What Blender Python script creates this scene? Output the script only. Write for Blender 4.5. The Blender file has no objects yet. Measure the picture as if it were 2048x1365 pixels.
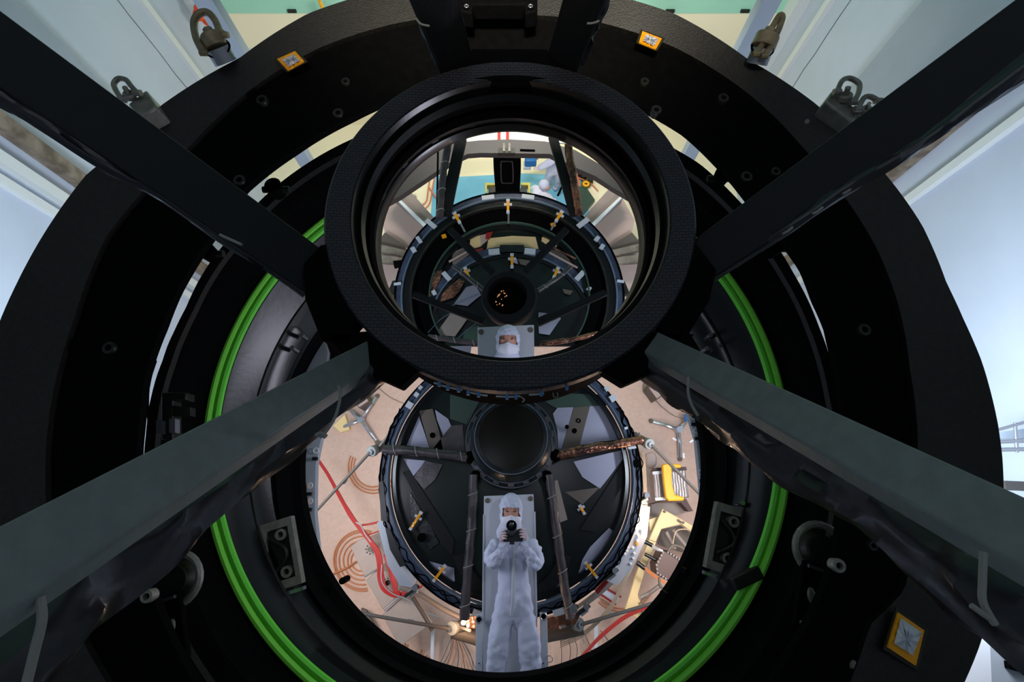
import bpy, bmesh, math, random
import numpy as np
from mathutils import Vector, Matrix, noise
R_ = math.radians
random.seed(7)
sc = bpy.context.scene
COL = sc.collection

# ------------------------------------------------------------------ camera, world, exposure, lamps
TH = R_(17.0); CT, ST = math.cos(TH), math.sin(TH); FPX = 1000.0; CAMZ = 12.0
cd = bpy.data.cameras.new('camera'); cam = bpy.data.objects.new('camera', cd); COL.objects.link(cam)
cam.location = (0, 0, CAMZ); cam.rotation_euler = (TH, 0, 0)
cd.sensor_width = 36.0; cd.lens = FPX / 2048 * 36.0; cd.clip_start = 0.02; cd.clip_end = 100
sc.camera = cam
sc.view_settings.view_transform = 'Standard'; sc.view_settings.look = 'None'
sc.view_settings.gamma = 1; sc.view_settings.use_curve_mapping = False
sc.view_settings.exposure = 0.0
w = bpy.data.worlds.new('world'); sc.world = w; w.use_nodes = True
w.node_tree.nodes['Background'].inputs[0].default_value = (0.55, 0.65, 0.8, 1)
w.node_tree.nodes['Background'].inputs[1].default_value = 0.008

def lamp(name, kind, loc, target, power, color, size=1.0, size_y=None, spot=None, blend=0.6):
    l = bpy.data.lights.new(name, kind); l.energy = power; l.color = color
    if kind == 'AREA':
        l.size = size
        if size_y: l.shape = 'RECTANGLE'; l.size_y = size_y
    else:
        l.shadow_soft_size = size
    if kind == 'SPOT': l.spot_size = R_(spot or 90); l.spot_blend = blend
    o = bpy.data.objects.new(name, l); COL.objects.link(o); o.location = loc
    d = Vector(target) - Vector(loc)
    o.rotation_euler = d.to_track_quat('-Z', 'Y').to_euler()
    return o
COOL = (0.78, 0.88, 1.0); LAV = (0.82, 0.84, 1.0); WARM = (1.0, 0.66, 0.42); NEUT = (1.0, 0.93, 0.86)
lamp('ceiling_lamp', 'AREA', (0, 4, 17.4), (0, 4, 0), 80, COOL, 9)
lamp('left_wall_lamp', 'AREA', (-2.75, 0.9, 8.6), (-6.5, 2.4, 7.5), 55, COOL, 0.8, 0.8)  # added fill light, hidden under the ring, for the left wall
lamp('right_wall_lamp', 'AREA', (2.7, 0.9, 8.6), (6.5, 2.4, 7.5), 48, COOL, 0.8, 0.8)  # its twin, unseen fill added for the right wall
lamp('ring_top_lamp', 'SPOT', (0, -1.0, 16.5), (0, 3.5, 9.8), 6500, (1.0, .9, .72), 0.4, spot=26, blend=1.0)  # added unseen warm spot that brightens the top of the wide ring
lamp('back_wall_lamp', 'AREA', (0.0, 6.2, 7.6), (0, 10.2, 2.6), 330, NEUT, 2.2, 0.6)  # unseen fill added to brighten the back wall
lamp('left_low_lamp', 'AREA', (-3.4, 0.3, 7.6), (-6.8, 2.0, 1.6), 300, COOL, 1.0, 1.0)  # added fill, out of sight, for the lower left wall in the gaps
lamp('right_low_lamp', 'AREA', (3.3, 0.3, 7.6), (6.2, 2.0, 1.6), 300, COOL, 1.0, 1.0)  # same added fill for the lower right wall
lamp('ring_view_lamp', 'AREA', (-.42, .55, 10.3), (0, 1.2, 8.0), 2.6, COOL, .3, .3)  # fill added behind the cell flange to light the upper person
lamp('left_inner_lamp', 'AREA', (-1.9, -0.1, 7.7), (0.1, -1.2, 6.6), 15, LAV, 0.8, 0.5)  # unseen lavender fill added for the person on the plank
lamp('right_inner_lamp', 'AREA', (1.9, -0.1, 7.7), (-0.1, -1.2, 6.6), 8, LAV, 0.8, 0.5)  # weaker added fill on the person from the other side
lamp('floor_lamp_left', 'AREA', (-3.4, -1.0, 4.3), (-2.2, -1.6, 0), 95, (1.0, .88, .8), 1.2, 0.8)  # hidden warm fill added to light the floor, no fixture there
lamp('floor_lamp_right', 'AREA', (3.4, -1.0, 4.3), (2.2, -1.6, 0), 84, (1.0, .84, .72), 1.2, 0.8)  # right half of the added, unseen floor fill

# ------------------------------------------------------------------ helpers
def ray(px, py):
    u = (px - 1024.0) / FPX; v = (682.5 - py) / FPX
    return u, ST + v * CT, CT - v * ST
def at(px, py, d):
    a, b, c = ray(px, py); k = d / c
    return Vector((a * k, b * k, CAMZ - d))
def mpp(py, d):                       # metres that one picture pixel spans there
    return d / ray(1024, py)[2] / FPX
def behind_cell(p):                   # the nested rings are open where the mirror cell stands in front of them
    dx, dy, dz = p.x, p.y, CAMZ - p.z; k = dy * ST + dz * CT
    x = 1024 + FPX * dx / k; y = 682.5 - FPX * (dy * CT - dz * ST) / k
    return 738 < x < 1302 and y < 715
def circ(pts, d):
    q = np.array([[at(x, y, d).x, at(x, y, d).y] for x, y in pts])
    A = np.c_[q, np.ones(len(q))]
    s = np.linalg.lstsq(A, (q ** 2).sum(1), rcond=None)[0]
    return (s[0] / 2, s[1] / 2, math.sqrt(s[2] + s[0] ** 2 / 4 + s[1] ** 2 / 4), d)
def ell(cx, top, bot, hw, d):         # circle through the four extremes seen in the picture
    cy = (top + bot) / 2
    return circ([(cx, top), (cx, bot), (cx - hw, cy), (cx + hw, cy)], d)
def loop(c, n=288, dz=0, grow=0):
    return [Vector((c[0] + (c[2] + grow) * math.sin(2 * math.pi * i / n), c[1] + (c[2] + grow) * math.cos(2 * math.pi * i / n), CAMZ - c[3] + dz)) for i in range(n)]
def loop_px(pts, d, ctr, n=288):      # outline in its own plane, resampled by angle round ctr
    w_ = [at(x, y, d) for x, y in pts]; ang = []; rad = []
    for p in w_:
        ang.append(math.atan2(p.x - ctr[0], p.y - ctr[1]) % (2 * math.pi)); rad.append(math.hypot(p.x - ctr[0], p.y - ctr[1]))
    o = np.argsort(ang); a = np.array(ang)[o]; r = np.array(rad)[o]
    a = np.r_[a - 2 * np.pi, a, a + 2 * np.pi]; r = np.r_[r, r, r]
    return [Vector((ctr[0] + np.interp(t, a, r) * math.sin(t), ctr[1] + np.interp(t, a, r) * math.cos(t), CAMZ - d)) for t in (2 * math.pi * i / n for i in range(n))]
def lin(h):
    h = h.lstrip('#'); v = [int(h[i:i + 2], 16) / 255 for i in (0, 2, 4)]
    return tuple((x / 12.92 if x <= 0.04045 else ((x + 0.055) / 1.055) ** 2.4) for x in v) + (1,)

MATS = {}
def mat(name, color, rough=0.5, metal=0.0, bump=0.0, scale=20.0, var=0.0, detail=4, spec=0.5, kind='noise', color2=None, emit=0, alpha=1, coat=0):
    if name in MATS: return MATS[name]
    m = bpy.data.materials.new(name); m.use_nodes = True; nt = m.node_tree; b = nt.nodes['Principled BSDF']
    c = lin(color) if isinstance(color, str) else color
    b.inputs['Base Color'].default_value = c; b.inputs['Roughness'].default_value = rough
    b.inputs['Metallic'].default_value = metal; b.inputs['Specular IOR Level'].default_value = spec
    b.inputs['Coat Weight'].default_value = coat
    if emit: b.inputs['Emission Color'].default_value = c; b.inputs['Emission Strength'].default_value = emit
    tc = nt.nodes.new('ShaderNodeTexCoord')
    if kind == 'noise':
        t = nt.nodes.new('ShaderNodeTexNoise'); t.inputs['Scale'].default_value = scale; t.inputs['Detail'].default_value = detail; out = t.outputs[0]
    elif kind == 'weave':
        t = nt.nodes.new('ShaderNodeTexBrick'); t.inputs['Scale'].default_value = scale; t.inputs['Mortar Size'].default_value = 0.03
        t.inputs['Color1'].default_value = (1, 1, 1, 1); t.inputs['Color2'].default_value = (.7, .7, .7, 1); t.inputs['Mortar'].default_value = (0, 0, 0, 1); out = t.outputs[0]
    elif kind == 'crinkle':
        t = nt.nodes.new('ShaderNodeTexVoronoi'); t.inputs['Scale'].default_value = scale; t.feature = 'F1'; out = t.outputs[0]
    elif kind == 'wave':
        t = nt.nodes.new('ShaderNodeTexWave'); t.inputs['Scale'].default_value = scale; t.inputs['Distortion'].default_value = 2.5; out = t.outputs[1]
    nt.links.new(tc.outputs['Object'], t.inputs['Vector'])
    if bump:
        bp = nt.nodes.new('ShaderNodeBump'); bp.inputs['Strength'].default_value = bump; bp.inputs['Distance'].default_value = 0.008
        nt.links.new(out, bp.inputs['Height']); nt.links.new(bp.outputs[0], b.inputs['Normal'])
    if kind == 'weave' and name.startswith('black'):
        mw = nt.nodes.new('ShaderNodeMixRGB'); mw.inputs[1].default_value = tuple(x * .25 for x in c[:3]) + (1,); mw.inputs[2].default_value = tuple(x * 1.6 for x in c[:3]) + (1,)
        nt.links.new(out, mw.inputs[0]); nt.links.new(mw.outputs[0], b.inputs['Base Color'])
    if var or color2:
        mx = nt.nodes.new('ShaderNodeMixRGB'); mx.inputs[1].default_value = c
        mx.inputs[2].default_value = (lin(color2) if color2 else tuple(x * (1 - var) for x in c[:3]) + (1,))
        n2 = nt.nodes.new('ShaderNodeTexNoise'); n2.inputs['Scale'].default_value = scale * 0.3; n2.inputs['Detail'].default_value = 5
        nt.links.new(tc.outputs['Object'], n2.inputs['Vector'])
        rp = nt.nodes.new('ShaderNodeValToRGB'); rp.color_ramp.elements[0].position = .38; rp.color_ramp.elements[1].position = .62
        nt.links.new(n2.outputs[0], rp.inputs[0]); nt.links.new(rp.outputs[0], mx.inputs[0]); nt.links.new(mx.outputs[0], b.inputs['Base Color'])
    MATS[name] = m; return m

M = dict(
    black=mat('matte_black_coating', '#080809', .75, bump=.15, scale=60, var=.3, spec=.03),
    gloss=mat('glossy_black_paint', '#181714', .4, bump=.2, scale=140, var=.5, spec=.25),
    tube=mat('satin_black_tube', '#090c0e', .3, bump=.06, scale=30, spec=.35),
    deep=mat('deep_black', '#040405', .8, spec=.03),
    weave=mat('black_woven_composite', '#24242b', .45, bump=1.0, scale=30, kind='weave', spec=.25),
    strut=mat('dark_strut_paint', '#121417', .5, bump=.1, scale=90, spec=.2),
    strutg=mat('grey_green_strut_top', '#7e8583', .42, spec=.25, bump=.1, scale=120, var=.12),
    film=mat('black_wrap_film', '#1b1922', .28, bump=.9, scale=9, var=.3, color2='#2d2428', spec=.7),
    tie=mat('pale_cord', '#8a8884', .7), steel=mat('worn_steel', '#8c887e', .42, .25, bump=.2, scale=60, var=.3),
    bronze=mat('bronze_steel', '#8a7c60', .45, .2, bump=.15, scale=60, var=.35),
    dsteel=mat('dark_steel', '#33332f', .45, .6, bump=.15, scale=50, var=.3),
    bright=mat('bright_steel', '#b9bbc0', .25, .9), alu=mat('grey_aluminium', '#8e9096', .4, .6),
    kapton=mat('gold_film', '#f0a010', .3, .1, bump=.7, scale=30, kind='crinkle'),
    foil=mat('silver_foil', '#e4e7ee', .2, .2, bump=.12, scale=16, kind='crinkle'),
    tape=mat('dark_tape', '#2b2618', .3, bump=.3, scale=60),
    wall=mat('white_wall_paint', '#b4c0cf', .7, bump=.05, scale=4, var=.05), wallg=mat('grey_wall_paint', '#94a0ad', .7, var=.06, scale=4),
    ridge=mat('pale_trim_paint', '#ccd2d2', .6), crack=mat('wall_crack', '#555f6c', .9),
    wood=mat('weathered_timber', '#857a6c', .8, bump=.4, scale=14, var=.5, color2='#5c5247'),
    cream=mat('cream_wall_paint', '#f0e8c6', .7, var=.04, scale=2), mint=mat('mint_wall_paint', '#9fd8bd', .6, var=.04, scale=2),
    beige=mat('beige_floor', '#c2a292', .6, bump=.04, scale=40, var=.08),
    blue=mat('blue_floor_sheet', '#74bcd8', .5, bump=.1, scale=6, var=.1),
    green=mat('green_cord', '#86f048', .5, bump=.15, scale=80), greend=mat('green_cord_dark', '#62d432', .5, bump=.15, scale=80),
    white=mat('white_enamel', '#bcc0c8', .4), tyvek=mat('white_coverall_fabric', '#c4c7dc', .8, bump=.9, scale=16, detail=8),
    mask=mat('white_mask_fabric', '#dcdbe8', .8, bump=.2, scale=60), skin=mat('skin', '#c08a76', .55), brow=mat('brow_hair', '#3a251c', .8),
    eye=mat('dark_iris', '#20120c', .2), sclera=mat('eye_white', '#c8bab4', .3),
    glove=mat('pale_glove', '#cbb2b6', .5), cambody=mat('camera_black', '#0d0e10', .4, bump=.1, scale=90), glass=mat('dark_lens_glass', '#06101a', .05, spec=1),
    navy=mat('navy_black_tape', '#39435a', .32, bump=.35, scale=24, var=.45), navyl=mat('navy_edge', '#4c5a72', .3, bump=.4, scale=40),
    stitch=mat('pale_edge_bead', '#566475', .35, bump=.6, scale=80), glassg=mat('dark_green_glass', '#0f1c18', .3, var=.5, scale=6, color2='#0a0f12', spec=.3),
    lens=mat('brown_black_lens', '#140d08', .2, spec=.12, var=.5, scale=8, color2='#0b1208'), hub=mat('dark_teal_hub', '#141d20', .3, bump=.4, scale=30, var=.5, color2='#0c0f0e'),
    lavp=mat('lavender_grey_panel', '#9c9cb0', .7, var=.08, scale=3), lavd=mat('grey_panel', '#787886', .6),  # flat colours of the reflections laid on both mirror glasses
    copper=mat('copper_film', '#a9735c', .25, .75, bump=1.0, scale=22, kind='crinkle', color2='#5a4038', var=.5),
    mfilm=mat('brown_wrap_film', '#4a4144', .4, bump=.8, scale=14, var=.4, color2='#332e33'),
    red=mat('red_cable', '#900e0e', .45), dred=mat('dark_red_cable', '#8a1a14', .5), orange=mat('orange_cable', '#b36a3a', .55), obr=mat('orange_rail', '#cc7350', .5),
    rope=mat('pale_rope', '#c9ad90', .8), plate=mat('grey_taupe_plate', '#8d7f78', .6, .2, var=.06), dplate=mat('dark_taupe', '#5a5048', .6),
    yellow=mat('yellow_paint', '#f0a90c', .35), creamm=mat('cream_metal', '#d9bd88', .45, bump=.05), ribal=mat('ribbed_aluminium', '#857a76', .35, .4, bump=.6, scale=6, kind='wave'),
    brown=mat('brown_box_paint', '#452826', .5, bump=.1, scale=80), paper=mat('white_paper', '#f4f2f4', .8), disc=mat('grey_disc', '#8b8a84', .5, var=.15, scale=30),
    olive=mat('olive_yellow_paint', '#a8a043', .5), dgreen=mat('dark_green_panel', '#2c4338', .5), pinkw=mat('pinkish_panel', '#b29a90', .65, var=.1, scale=2), frameg=mat('grey_frame_paint', '#3a3735', .55, var=.1, scale=4),
    bluec=mat('blue_clip', '#1767a8', .4), hot=mat('lit_lamp_face', (1, .8, .6, 1), .5, emit=14), orng=mat('orange_fabric', '#d8481c', .7, bump=.6, scale=8),
    board=mat('pale_grey_board', '#b7bac2', .55, var=.05, scale=8), grid=mat('pale_mesh', '#b9beb9', .6, bump=.8, scale=30, kind='weave'), led=mat('amber_component', (1, .42, .16, 1), .5, emit=.45),  # last one glows as the circuit reflection in the barrel glass
)

def tag(o, label=None, cat=None, group=None, kind=None):
    for k, v in (('label', label), ('category', cat), ('group', group), ('kind', kind)):
        if v: o[k] = v
    return o
def thing(name, loc, label, cat, group=None):
    o = bpy.data.objects.new(name, None); o.empty_display_size = .05; COL.objects.link(o); o.location = loc
    return tag(o, label, cat, group)

class MB:
    def __init__(s): s.v = []; s.f = []
    def add(s, vs, fs):
        k = len(s.v); s.v += [Vector(v) for v in vs]; s.f += [tuple(i + k for i in f) for f in fs]; return s
    def prism(s, top, vec):
        n = len(top); vec = Vector(vec); bot = [p + vec for p in top]
        return s.add(list(top) + bot, [tuple(range(n)), tuple(range(2 * n - 1, n - 1, -1))] + [(i, i + n, (i + 1) % n + n, (i + 1) % n) for i in range(n)])
    def px(s, pts, d, t=.03):
        return s.prism([at(x, y, d) for x, y in pts], (0, 0, -t))
    def pxd(s, pts, t=.03):
        return s.prism([at(x, y, d) for x, y, d in pts], (0, 0, -t))
    def box(s, c, size, rot=None):
        c = Vector(c); vs = []
        for x in (-.5, .5):
            for y in (-.5, .5):
                for z in (-.5, .5):
                    q = Vector((x * size[0], y * size[1], z * size[2]))
                    if rot is not None: q = rot @ q
                    vs.append(c + q)
        return s.add(vs, [(0, 1, 3, 2), (4, 6, 7, 5), (0, 4, 5, 1), (2, 3, 7, 6), (0, 2, 6, 4), (1, 5, 7, 3)])
    def tube(s, pts, r, n=10, closed=False, jit=0):
        pts = [Vector(p) for p in pts]; m = len(pts); rr = r if isinstance(r, (list, tuple)) else [r] * m
        up = Vector((0.13, 0.21, 1)).normalized(); rings = []
        for i, p in enumerate(pts):
            a = pts[(i - 1) % m] if (closed or i > 0) else p; b = pts[(i + 1) % m] if (closed or i < m - 1) else p
            t = (b - a).normalized(); x = t.cross(up)
            if x.length < 1e-3: x = t.cross(Vector((1, 0, 0)))
            x.normalize(); y = x.cross(t)
            rings.append([p + (x * math.cos(2 * math.pi * k / n) + y * math.sin(2 * math.pi * k / n)) * rr[i] * (1 + (jit * (noise.noise(p * 9 + Vector((k * .7, 0, k * .3)))) if jit else 0)) for k in range(n)])
        vs = [v for g in rings for v in g]; fs = []
        for i in range(m if closed else m - 1):
            for k in range(n):
                a = i * n + k; b = i * n + (k + 1) % n; c = ((i + 1) % m) * n
                fs.append((a, b, c + (k + 1) % n, c + k))
        if not closed: fs += [tuple(range(n - 1, -1, -1)), tuple((m - 1) * n + k for k in range(n))]
        return s.add(vs, fs)
    def cyl(s, p0, p1, r0, r1=None, n=24):
        return s.tube([p0, p1], [r0, r0 if r1 is None else r1], n)
    def loft(s, loops, keep=None, closed_profile=False):
        n = len(loops[0]); k = len(loops); vs = [v for l in loops for v in l]; fs = []
        gap = keep == 'gap'
        if gap: keep = None
        for j in range(k if closed_profile else k - 1):
            for i in range(n):
                i2 = (i + 1) % n
                if keep is not None and not (keep[i] and keep[i2]): continue
                f = (j * n + i, j * n + i2, ((j + 1) % k) * n + i2, ((j + 1) % k) * n + i)
                if gap and behind_cell(sum((vs[q] for q in f), Vector()) / 4): continue
                fs.append(f)
        if keep is not None and closed_profile:
            for i in range(n):
                if keep[i] and (not keep[i - 1] or not keep[(i + 1) % n]): fs.append(tuple(j * n + i for j in range(k)))
        used = sorted({i for f in fs for i in f}); mp = {a: b for b, a in enumerate(used)}
        return s.add([vs[i] for i in used], [tuple(mp[i] for i in f) for f in fs])
    def ball(s, c, r, sub=2, scale=(1, 1, 1), rot=None):
        b = bmesh.new(); bmesh.ops.create_icosphere(b, subdivisions=sub, radius=1)
        vs = []
        for v in b.verts:
            q = Vector((v.co.x * scale[0] * r, v.co.y * scale[1] * r, v.co.z * scale[2] * r))
            if rot is not None: q = rot @ q
            vs.append(Vector(c) + q)
        s.add(vs, [tuple(v.index for v in f.verts) for f in b.faces]); b.free(); return s
    def build(s, name, m, parent=None, ang=35, bevel=0, label=None, kind=None):
        me = bpy.data.meshes.new(name)
        if parent is not None: o0 = Vector((0, 0, 0)); p = parent
        if parent is not None:
            while p is not None: o0 += p.location; p = p.parent
        else:
            lo = Vector([min(v[i] for v in s.v) for i in range(3)]); hi = Vector([max(v[i] for v in s.v) for i in range(3)])
            o0 = Vector(((lo.x + hi.x) / 2, (lo.y + hi.y) / 2, lo.z))
        me.from_pydata([v - o0 for v in s.v], [], s.f)
        b = bmesh.new(); b.from_mesh(me); bmesh.ops.recalc_face_normals(b, faces=b.faces); b.to_mesh(me); b.free()
        me.polygons.foreach_set('use_smooth', [True] * len(me.polygons)); me.set_sharp_from_angle(angle=R_(ang)); me.update()
        me.materials.append(M[m] if isinstance(m, str) else m)
        o = bpy.data.objects.new(name, me); COL.objects.link(o)
        if parent is not None: o.parent = parent
        else: o.location = o0
        if bevel:
            bv = o.modifiers.new('bevel', 'BEVEL'); bv.width = bevel; bv.segments = 2; bv.limit_method = 'ANGLE'; bv.angle_limit = R_(40)
        return tag(o, label, None, None, kind)

def smooth(pts, k=6, closed=False):
    pts = [Vector(p) for p in pts]; n = len(pts); out = []
    for i in range(n if closed else n - 1):
        g = lambda j: pts[j % n] if closed else pts[max(0, min(n - 1, j))]
        a, b, c, d = g(i - 1), g(i), g(i + 1), g(i + 2)
        for t in range(k):
            u = t / k
            out.append(.5 * ((2 * b) + (c - a) * u + (2 * a - 5 * b + 4 * c - d) * u * u + (3 * b - a - 3 * c + d) * u ** 3))
    if not closed: out.append(pts[-1])
    return out
def pxs(pts, d, k=6, closed=False):
    return smooth([at(p[0], p[1], p[2] if len(p) > 2 else d) for p in pts], k, closed)
def wire(pts, d, rpx, k=6, n=8, closed=False, mb=None):
    P = pxs(pts, d, k, closed); y = pts[len(pts) // 2][1]
    return (mb or MB()).tube(P, rpx * mpp(y, d), n, closed)
def arcpts(c, a0, a1, n=40, grow=0, dz=0):   # clock angles in degrees, 0 = top of picture
    return [Vector((c[0] + (c[2] + grow) * math.sin(R_(a0 + (a1 - a0) * i / n)), c[1] + (c[2] + grow) * math.cos(R_(a0 + (a1 - a0) * i / n)), CAMZ - c[3] + dz)) for i in range(n + 1)]
def band(c, r0, r1, a0, a1, dz, t, n=60, mb=None):   # flat annular sector with thickness
    mb = mb or MB(); A = [arcpts(c, a0, a1, n, r - c[2], z) for r, z in ((r1, dz), (r1, dz - t), (r0, dz - t), (r0, dz))]
    full = abs(a1 - a0) >= 359.9; vs = [v for l in A for v in l]; m = n + 1; fs = []
    for j in range(4):
        for i in range(n): fs.append((j * m + i, j * m + i + 1, ((j + 1) % 4) * m + i + 1, ((j + 1) % 4) * m + i))
    if not full: fs += [(0, m, 2 * m, 3 * m), (n, n + m, n + 2 * m, n + 3 * m)]
    return mb.add(vs, fs)

# ------------------------------------------------------------------ the room
XL, XR, YB, YF, ZC = -6.8, 6.2, 10.2, -7.5, 18.0
def slab(name, x0, x1, y0, y1, z0, z1, m):
    return MB().box(((x0 + x1) / 2, (y0 + y1) / 2, (z0 + z1) / 2), (x1 - x0, y1 - y0, z1 - z0)).build(name, m, kind='structure')
slab('floor', XL - .2, XR + .2, YF - .2, 6.5, -.2, 0, 'beige')
slab('floor_cream', XL - .2, XR + .2, 6.5, YB + .2, -.2, 0, 'cream')
slab('ceiling', XL - .2, XR + .2, YF - .2, YB + .2, ZC, ZC + .2, 'wall')
slab('wall_left', XL - .2, XL, YF, YB, 0, ZC, 'wall')
slab('wall_right', XR, XR + .2, YF, YB, 0, ZC, 'wall')
slab('wall_back', XL - .2, XR + .2, YB, YB + .2, 0, 3.54, 'cream')
slab('wall_back_upper', XL - .2, XR + .2, YB - .04, YB + .2, 3.55, ZC, 'mint')
slab('wall_front', XL - .2, XR + .2, YF - .2, YF, 0, ZC, 'wall')
for k, y in enumerate((1.2, 1.9, 2.6)):
    slab('trim_%d' % (k + 1), XL, XR, YB - .012, YB, y, y + .015, 'ridge')
def wstrip(n, side, y0, y1, dep, m):
    x = XL if side < 0 else XR
    return slab('trim_%d' % n, min(x, x - side * dep), max(x, x - side * dep), y0, y1, 0, ZC, m)
wstrip(11, -1, 9.75, 10.2, .25, 'ridge'); wstrip(12, -1, 8.55, 8.68, .1, 'ridge'); wstrip(13, -1, 5.3, 6.4, .12, 'wallg')
wstrip(14, -1, 4.56, 4.76, .18, 'wood'); wstrip(15, -1, 3.9, 4.02, .1, 'ridge'); wstrip(16, -1, 4.15, 4.3, .14, 'ridge')
wstrip(21, 1, 9.8, 10.2, .25, 'ridge'); wstrip(22, 1, 9.05, 9.2, .1, 'ridge'); wstrip(23, 1, 5.7, 7.0, .12, 'wallg')
wstrip(24, 1, 4.85, 5.02, .18, 'wood'); wstrip(25, 1, 4.3, 4.42, .1, 'ridge')
def crackline(n, side, pts, r=.008):
    x = (XL if side < 0 else XR) - side * .004
    P = []
    for i, (y, z) in enumerate(smooth([Vector((a, b, 0)) for a, b in pts], 8) and [(v.x, v.y) for v in smooth([Vector((a, b, 0)) for a, b in pts], 8)]):
        P.append(Vector((x, y + random.uniform(-.02, .02), z)))
    MB().tube(P, r, 5).build('trim_%d' % n, 'crack', kind='structure')
crackline(31, -1, [(8.1, 3), (8.15, 6), (8.05, 8.5), (8.1, 12)]); crackline(32, 1, [(8.6, 3), (8.65, 6), (8.6, 8.5), (8.6, 12)])
crackline(33, 1, [(4.2, 9.6), (3.6, 9.0), (2.6, 8.4), (1.8, 8.0)], .014); crackline(34, 1, [(6.9, 8.6), (6.2, 8.2), (5.8, 8.0)], .01)
crackline(35, 1, [(2.0, 6.9), (1.2, 7.0), (0.2, 6.95), (-.8, 7.0)], .02); crackline(36, -1, [(2.0, 5.2), (1.4, 5.25), (.8, 5.2)], .02)

# vent slots on the mint band
def on_back(px, py):
    a, b, c = ray(px, py); k = (YB - .06) / b; return Vector((a * k, YB - .06, CAMZ - c * k))
def on_y(px, py, Y):
    a, b, c = ray(px, py); k = Y / b; return Vector((a * k, Y, CAMZ - c * k))
for px in (437, 584, 1340, 1490):
    p = on_back(px, 22); tag(MB().box(p, (.19, .05, .06)).build('vent_slot', 'dsteel'), 'dark slot vent in the mint upper wall, ' + {437: 'behind the tall hoist ring left', 584: 'above the left gold patch', 1340: 'above the upper right gold patch', 1490: 'left of the bronze capped hoist ring'}[px], 'vent')
o = thing('harness_bundle', on_back(424, 20), 'orange fabric harness hanging at the left corner of the mint wall', 'harness')
mb = MB()
for i in range(9):
    q = on_y(402 + random.uniform(-6, 24) , -4 + i * 5.5, 9.35 + random.uniform(-.1, .1)); mb.ball(q, .11, 1, (1, .7, random.uniform(.8, 1.5)))
mb.build('fabric', 'orng', o, ang=20)
MB().tube([on_y(414, 38, 9.35), on_y(420, 50, 9.35)], .06, 6).build('strap', 'orng', o)
tag(MB().tube([on_back(642, -20) + Vector((0, -.3, 0)), on_back(656, 12) + Vector((0, -.3, 0))], .035, 6).build('lifting_strap', 'yellow'), 'yellow lifting strap hanging against the mint wall', 'strap')

# ------------------------------------------------------------------ nested black rings
OUT = [(172, 350), (205, 323), (318, 214), (479, 116), (616, 27), (700, -2), (850, -32), (1000, -38), (1170, -28), (1265, 0), (1348, 27), (1498, 120), (1628, 205), (1757, 332), (1800, 385), (1844, 450), (1893, 566), (1928, 641), (1964, 724), (1995, 843), (2005, 917), (2002, 1100), (1960, 1291), (1920, 1385), (1830, 1560), (1600, 1800), (1300, 1930), (1000, 1970), (680, 1920), (380, 1780), (130, 1540), (-20, 1290), (-60, 1050), (-45, 820), (0, 641), (34, 566), (99, 450)]
ZON = [(147, 642), (92, 895), (100, 1080), (170, 1290), (320, 1500), (600, 1700), (1000, 1780), (1400, 1700), (1640, 1520), (1700, 1365), (1740, 1250), (1810, 1180), (1830, 1000), (1820, 740), (1793, 597), (1755, 500), (1610, 300), (1500, 190), (1350, 95), (1200, 45), (1000, 30), (800, 45), (640, 95), (520, 165), (380, 292), (215, 470)]
BIGIN = [(376, 542), (328, 642), (281, 792), (1608, 553), (1656, 662), (1687, 785), (700, 236), (488, 378), (1370, 262), (387, 1365), (308, 1199), (1683, 1052), (1646, 1189), (1601, 1278), (1546, 1365)]
cb = circ(BIGIN, 2.35); cz = (cb[0], cb[1] + .1)
Lin = loop_px([(424, 470), (397, 508), (376, 542), (353, 583), (325, 652), (301, 713), (287, 768), (279, 843), (272, 930), (277, 1060), (308, 1199), (387, 1365), (600, 1580), (990, 1690), (1360, 1570), (1546, 1365), (1601, 1278), (1646, 1189), (1683, 1052), (1696, 920), (1694, 850), (1685, 796), (1665, 686), (1658, 655), (1632, 597), (1608, 535), (1584, 501), (1500, 400), (1430, 318), (1370, 262), (1230, 190), (1020, 158), (820, 185), (700, 236), (590, 300), (488, 378)], 2.35, cz)
def grown(L, g, dz, c): return [Vector((v.x + (v.x - c[0]) / math.hypot(v.x - c[0], v.y - c[1]) * g, v.y + (v.y - c[1]) / math.hypot(v.x - c[0], v.y - c[1]) * g, v.z + dz)) for v in L]
Lout = loop_px(OUT, 2.2, cz); Lzon = loop_px(ZON, 2.28, cz)
def lower(L, z): return [Vector((v.x, v.y, v.z - z)) for v in L]
ring1 = thing('outer_barrel_ring', (cb[0], cb[1], CAMZ - 2.6), 'very large flat black ring with bolt holes, widest of the nested rings', 'ring')
MB().loft([lower(Lout, .35), lower(Lout, .012), Lout, Lzon, lower(Lzon, .03)]).build('outer_flange', 'gloss', ring1, ang=25)
MB().loft([lower(Lzon, .03), Lin, grown(Lin, -.012, -.03, cz), grown(Lin, .03, -.05, cz), grown(Lin, .32, -.25, cz)]).build('inner_flange', 'black', ring1, ang=25)
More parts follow.
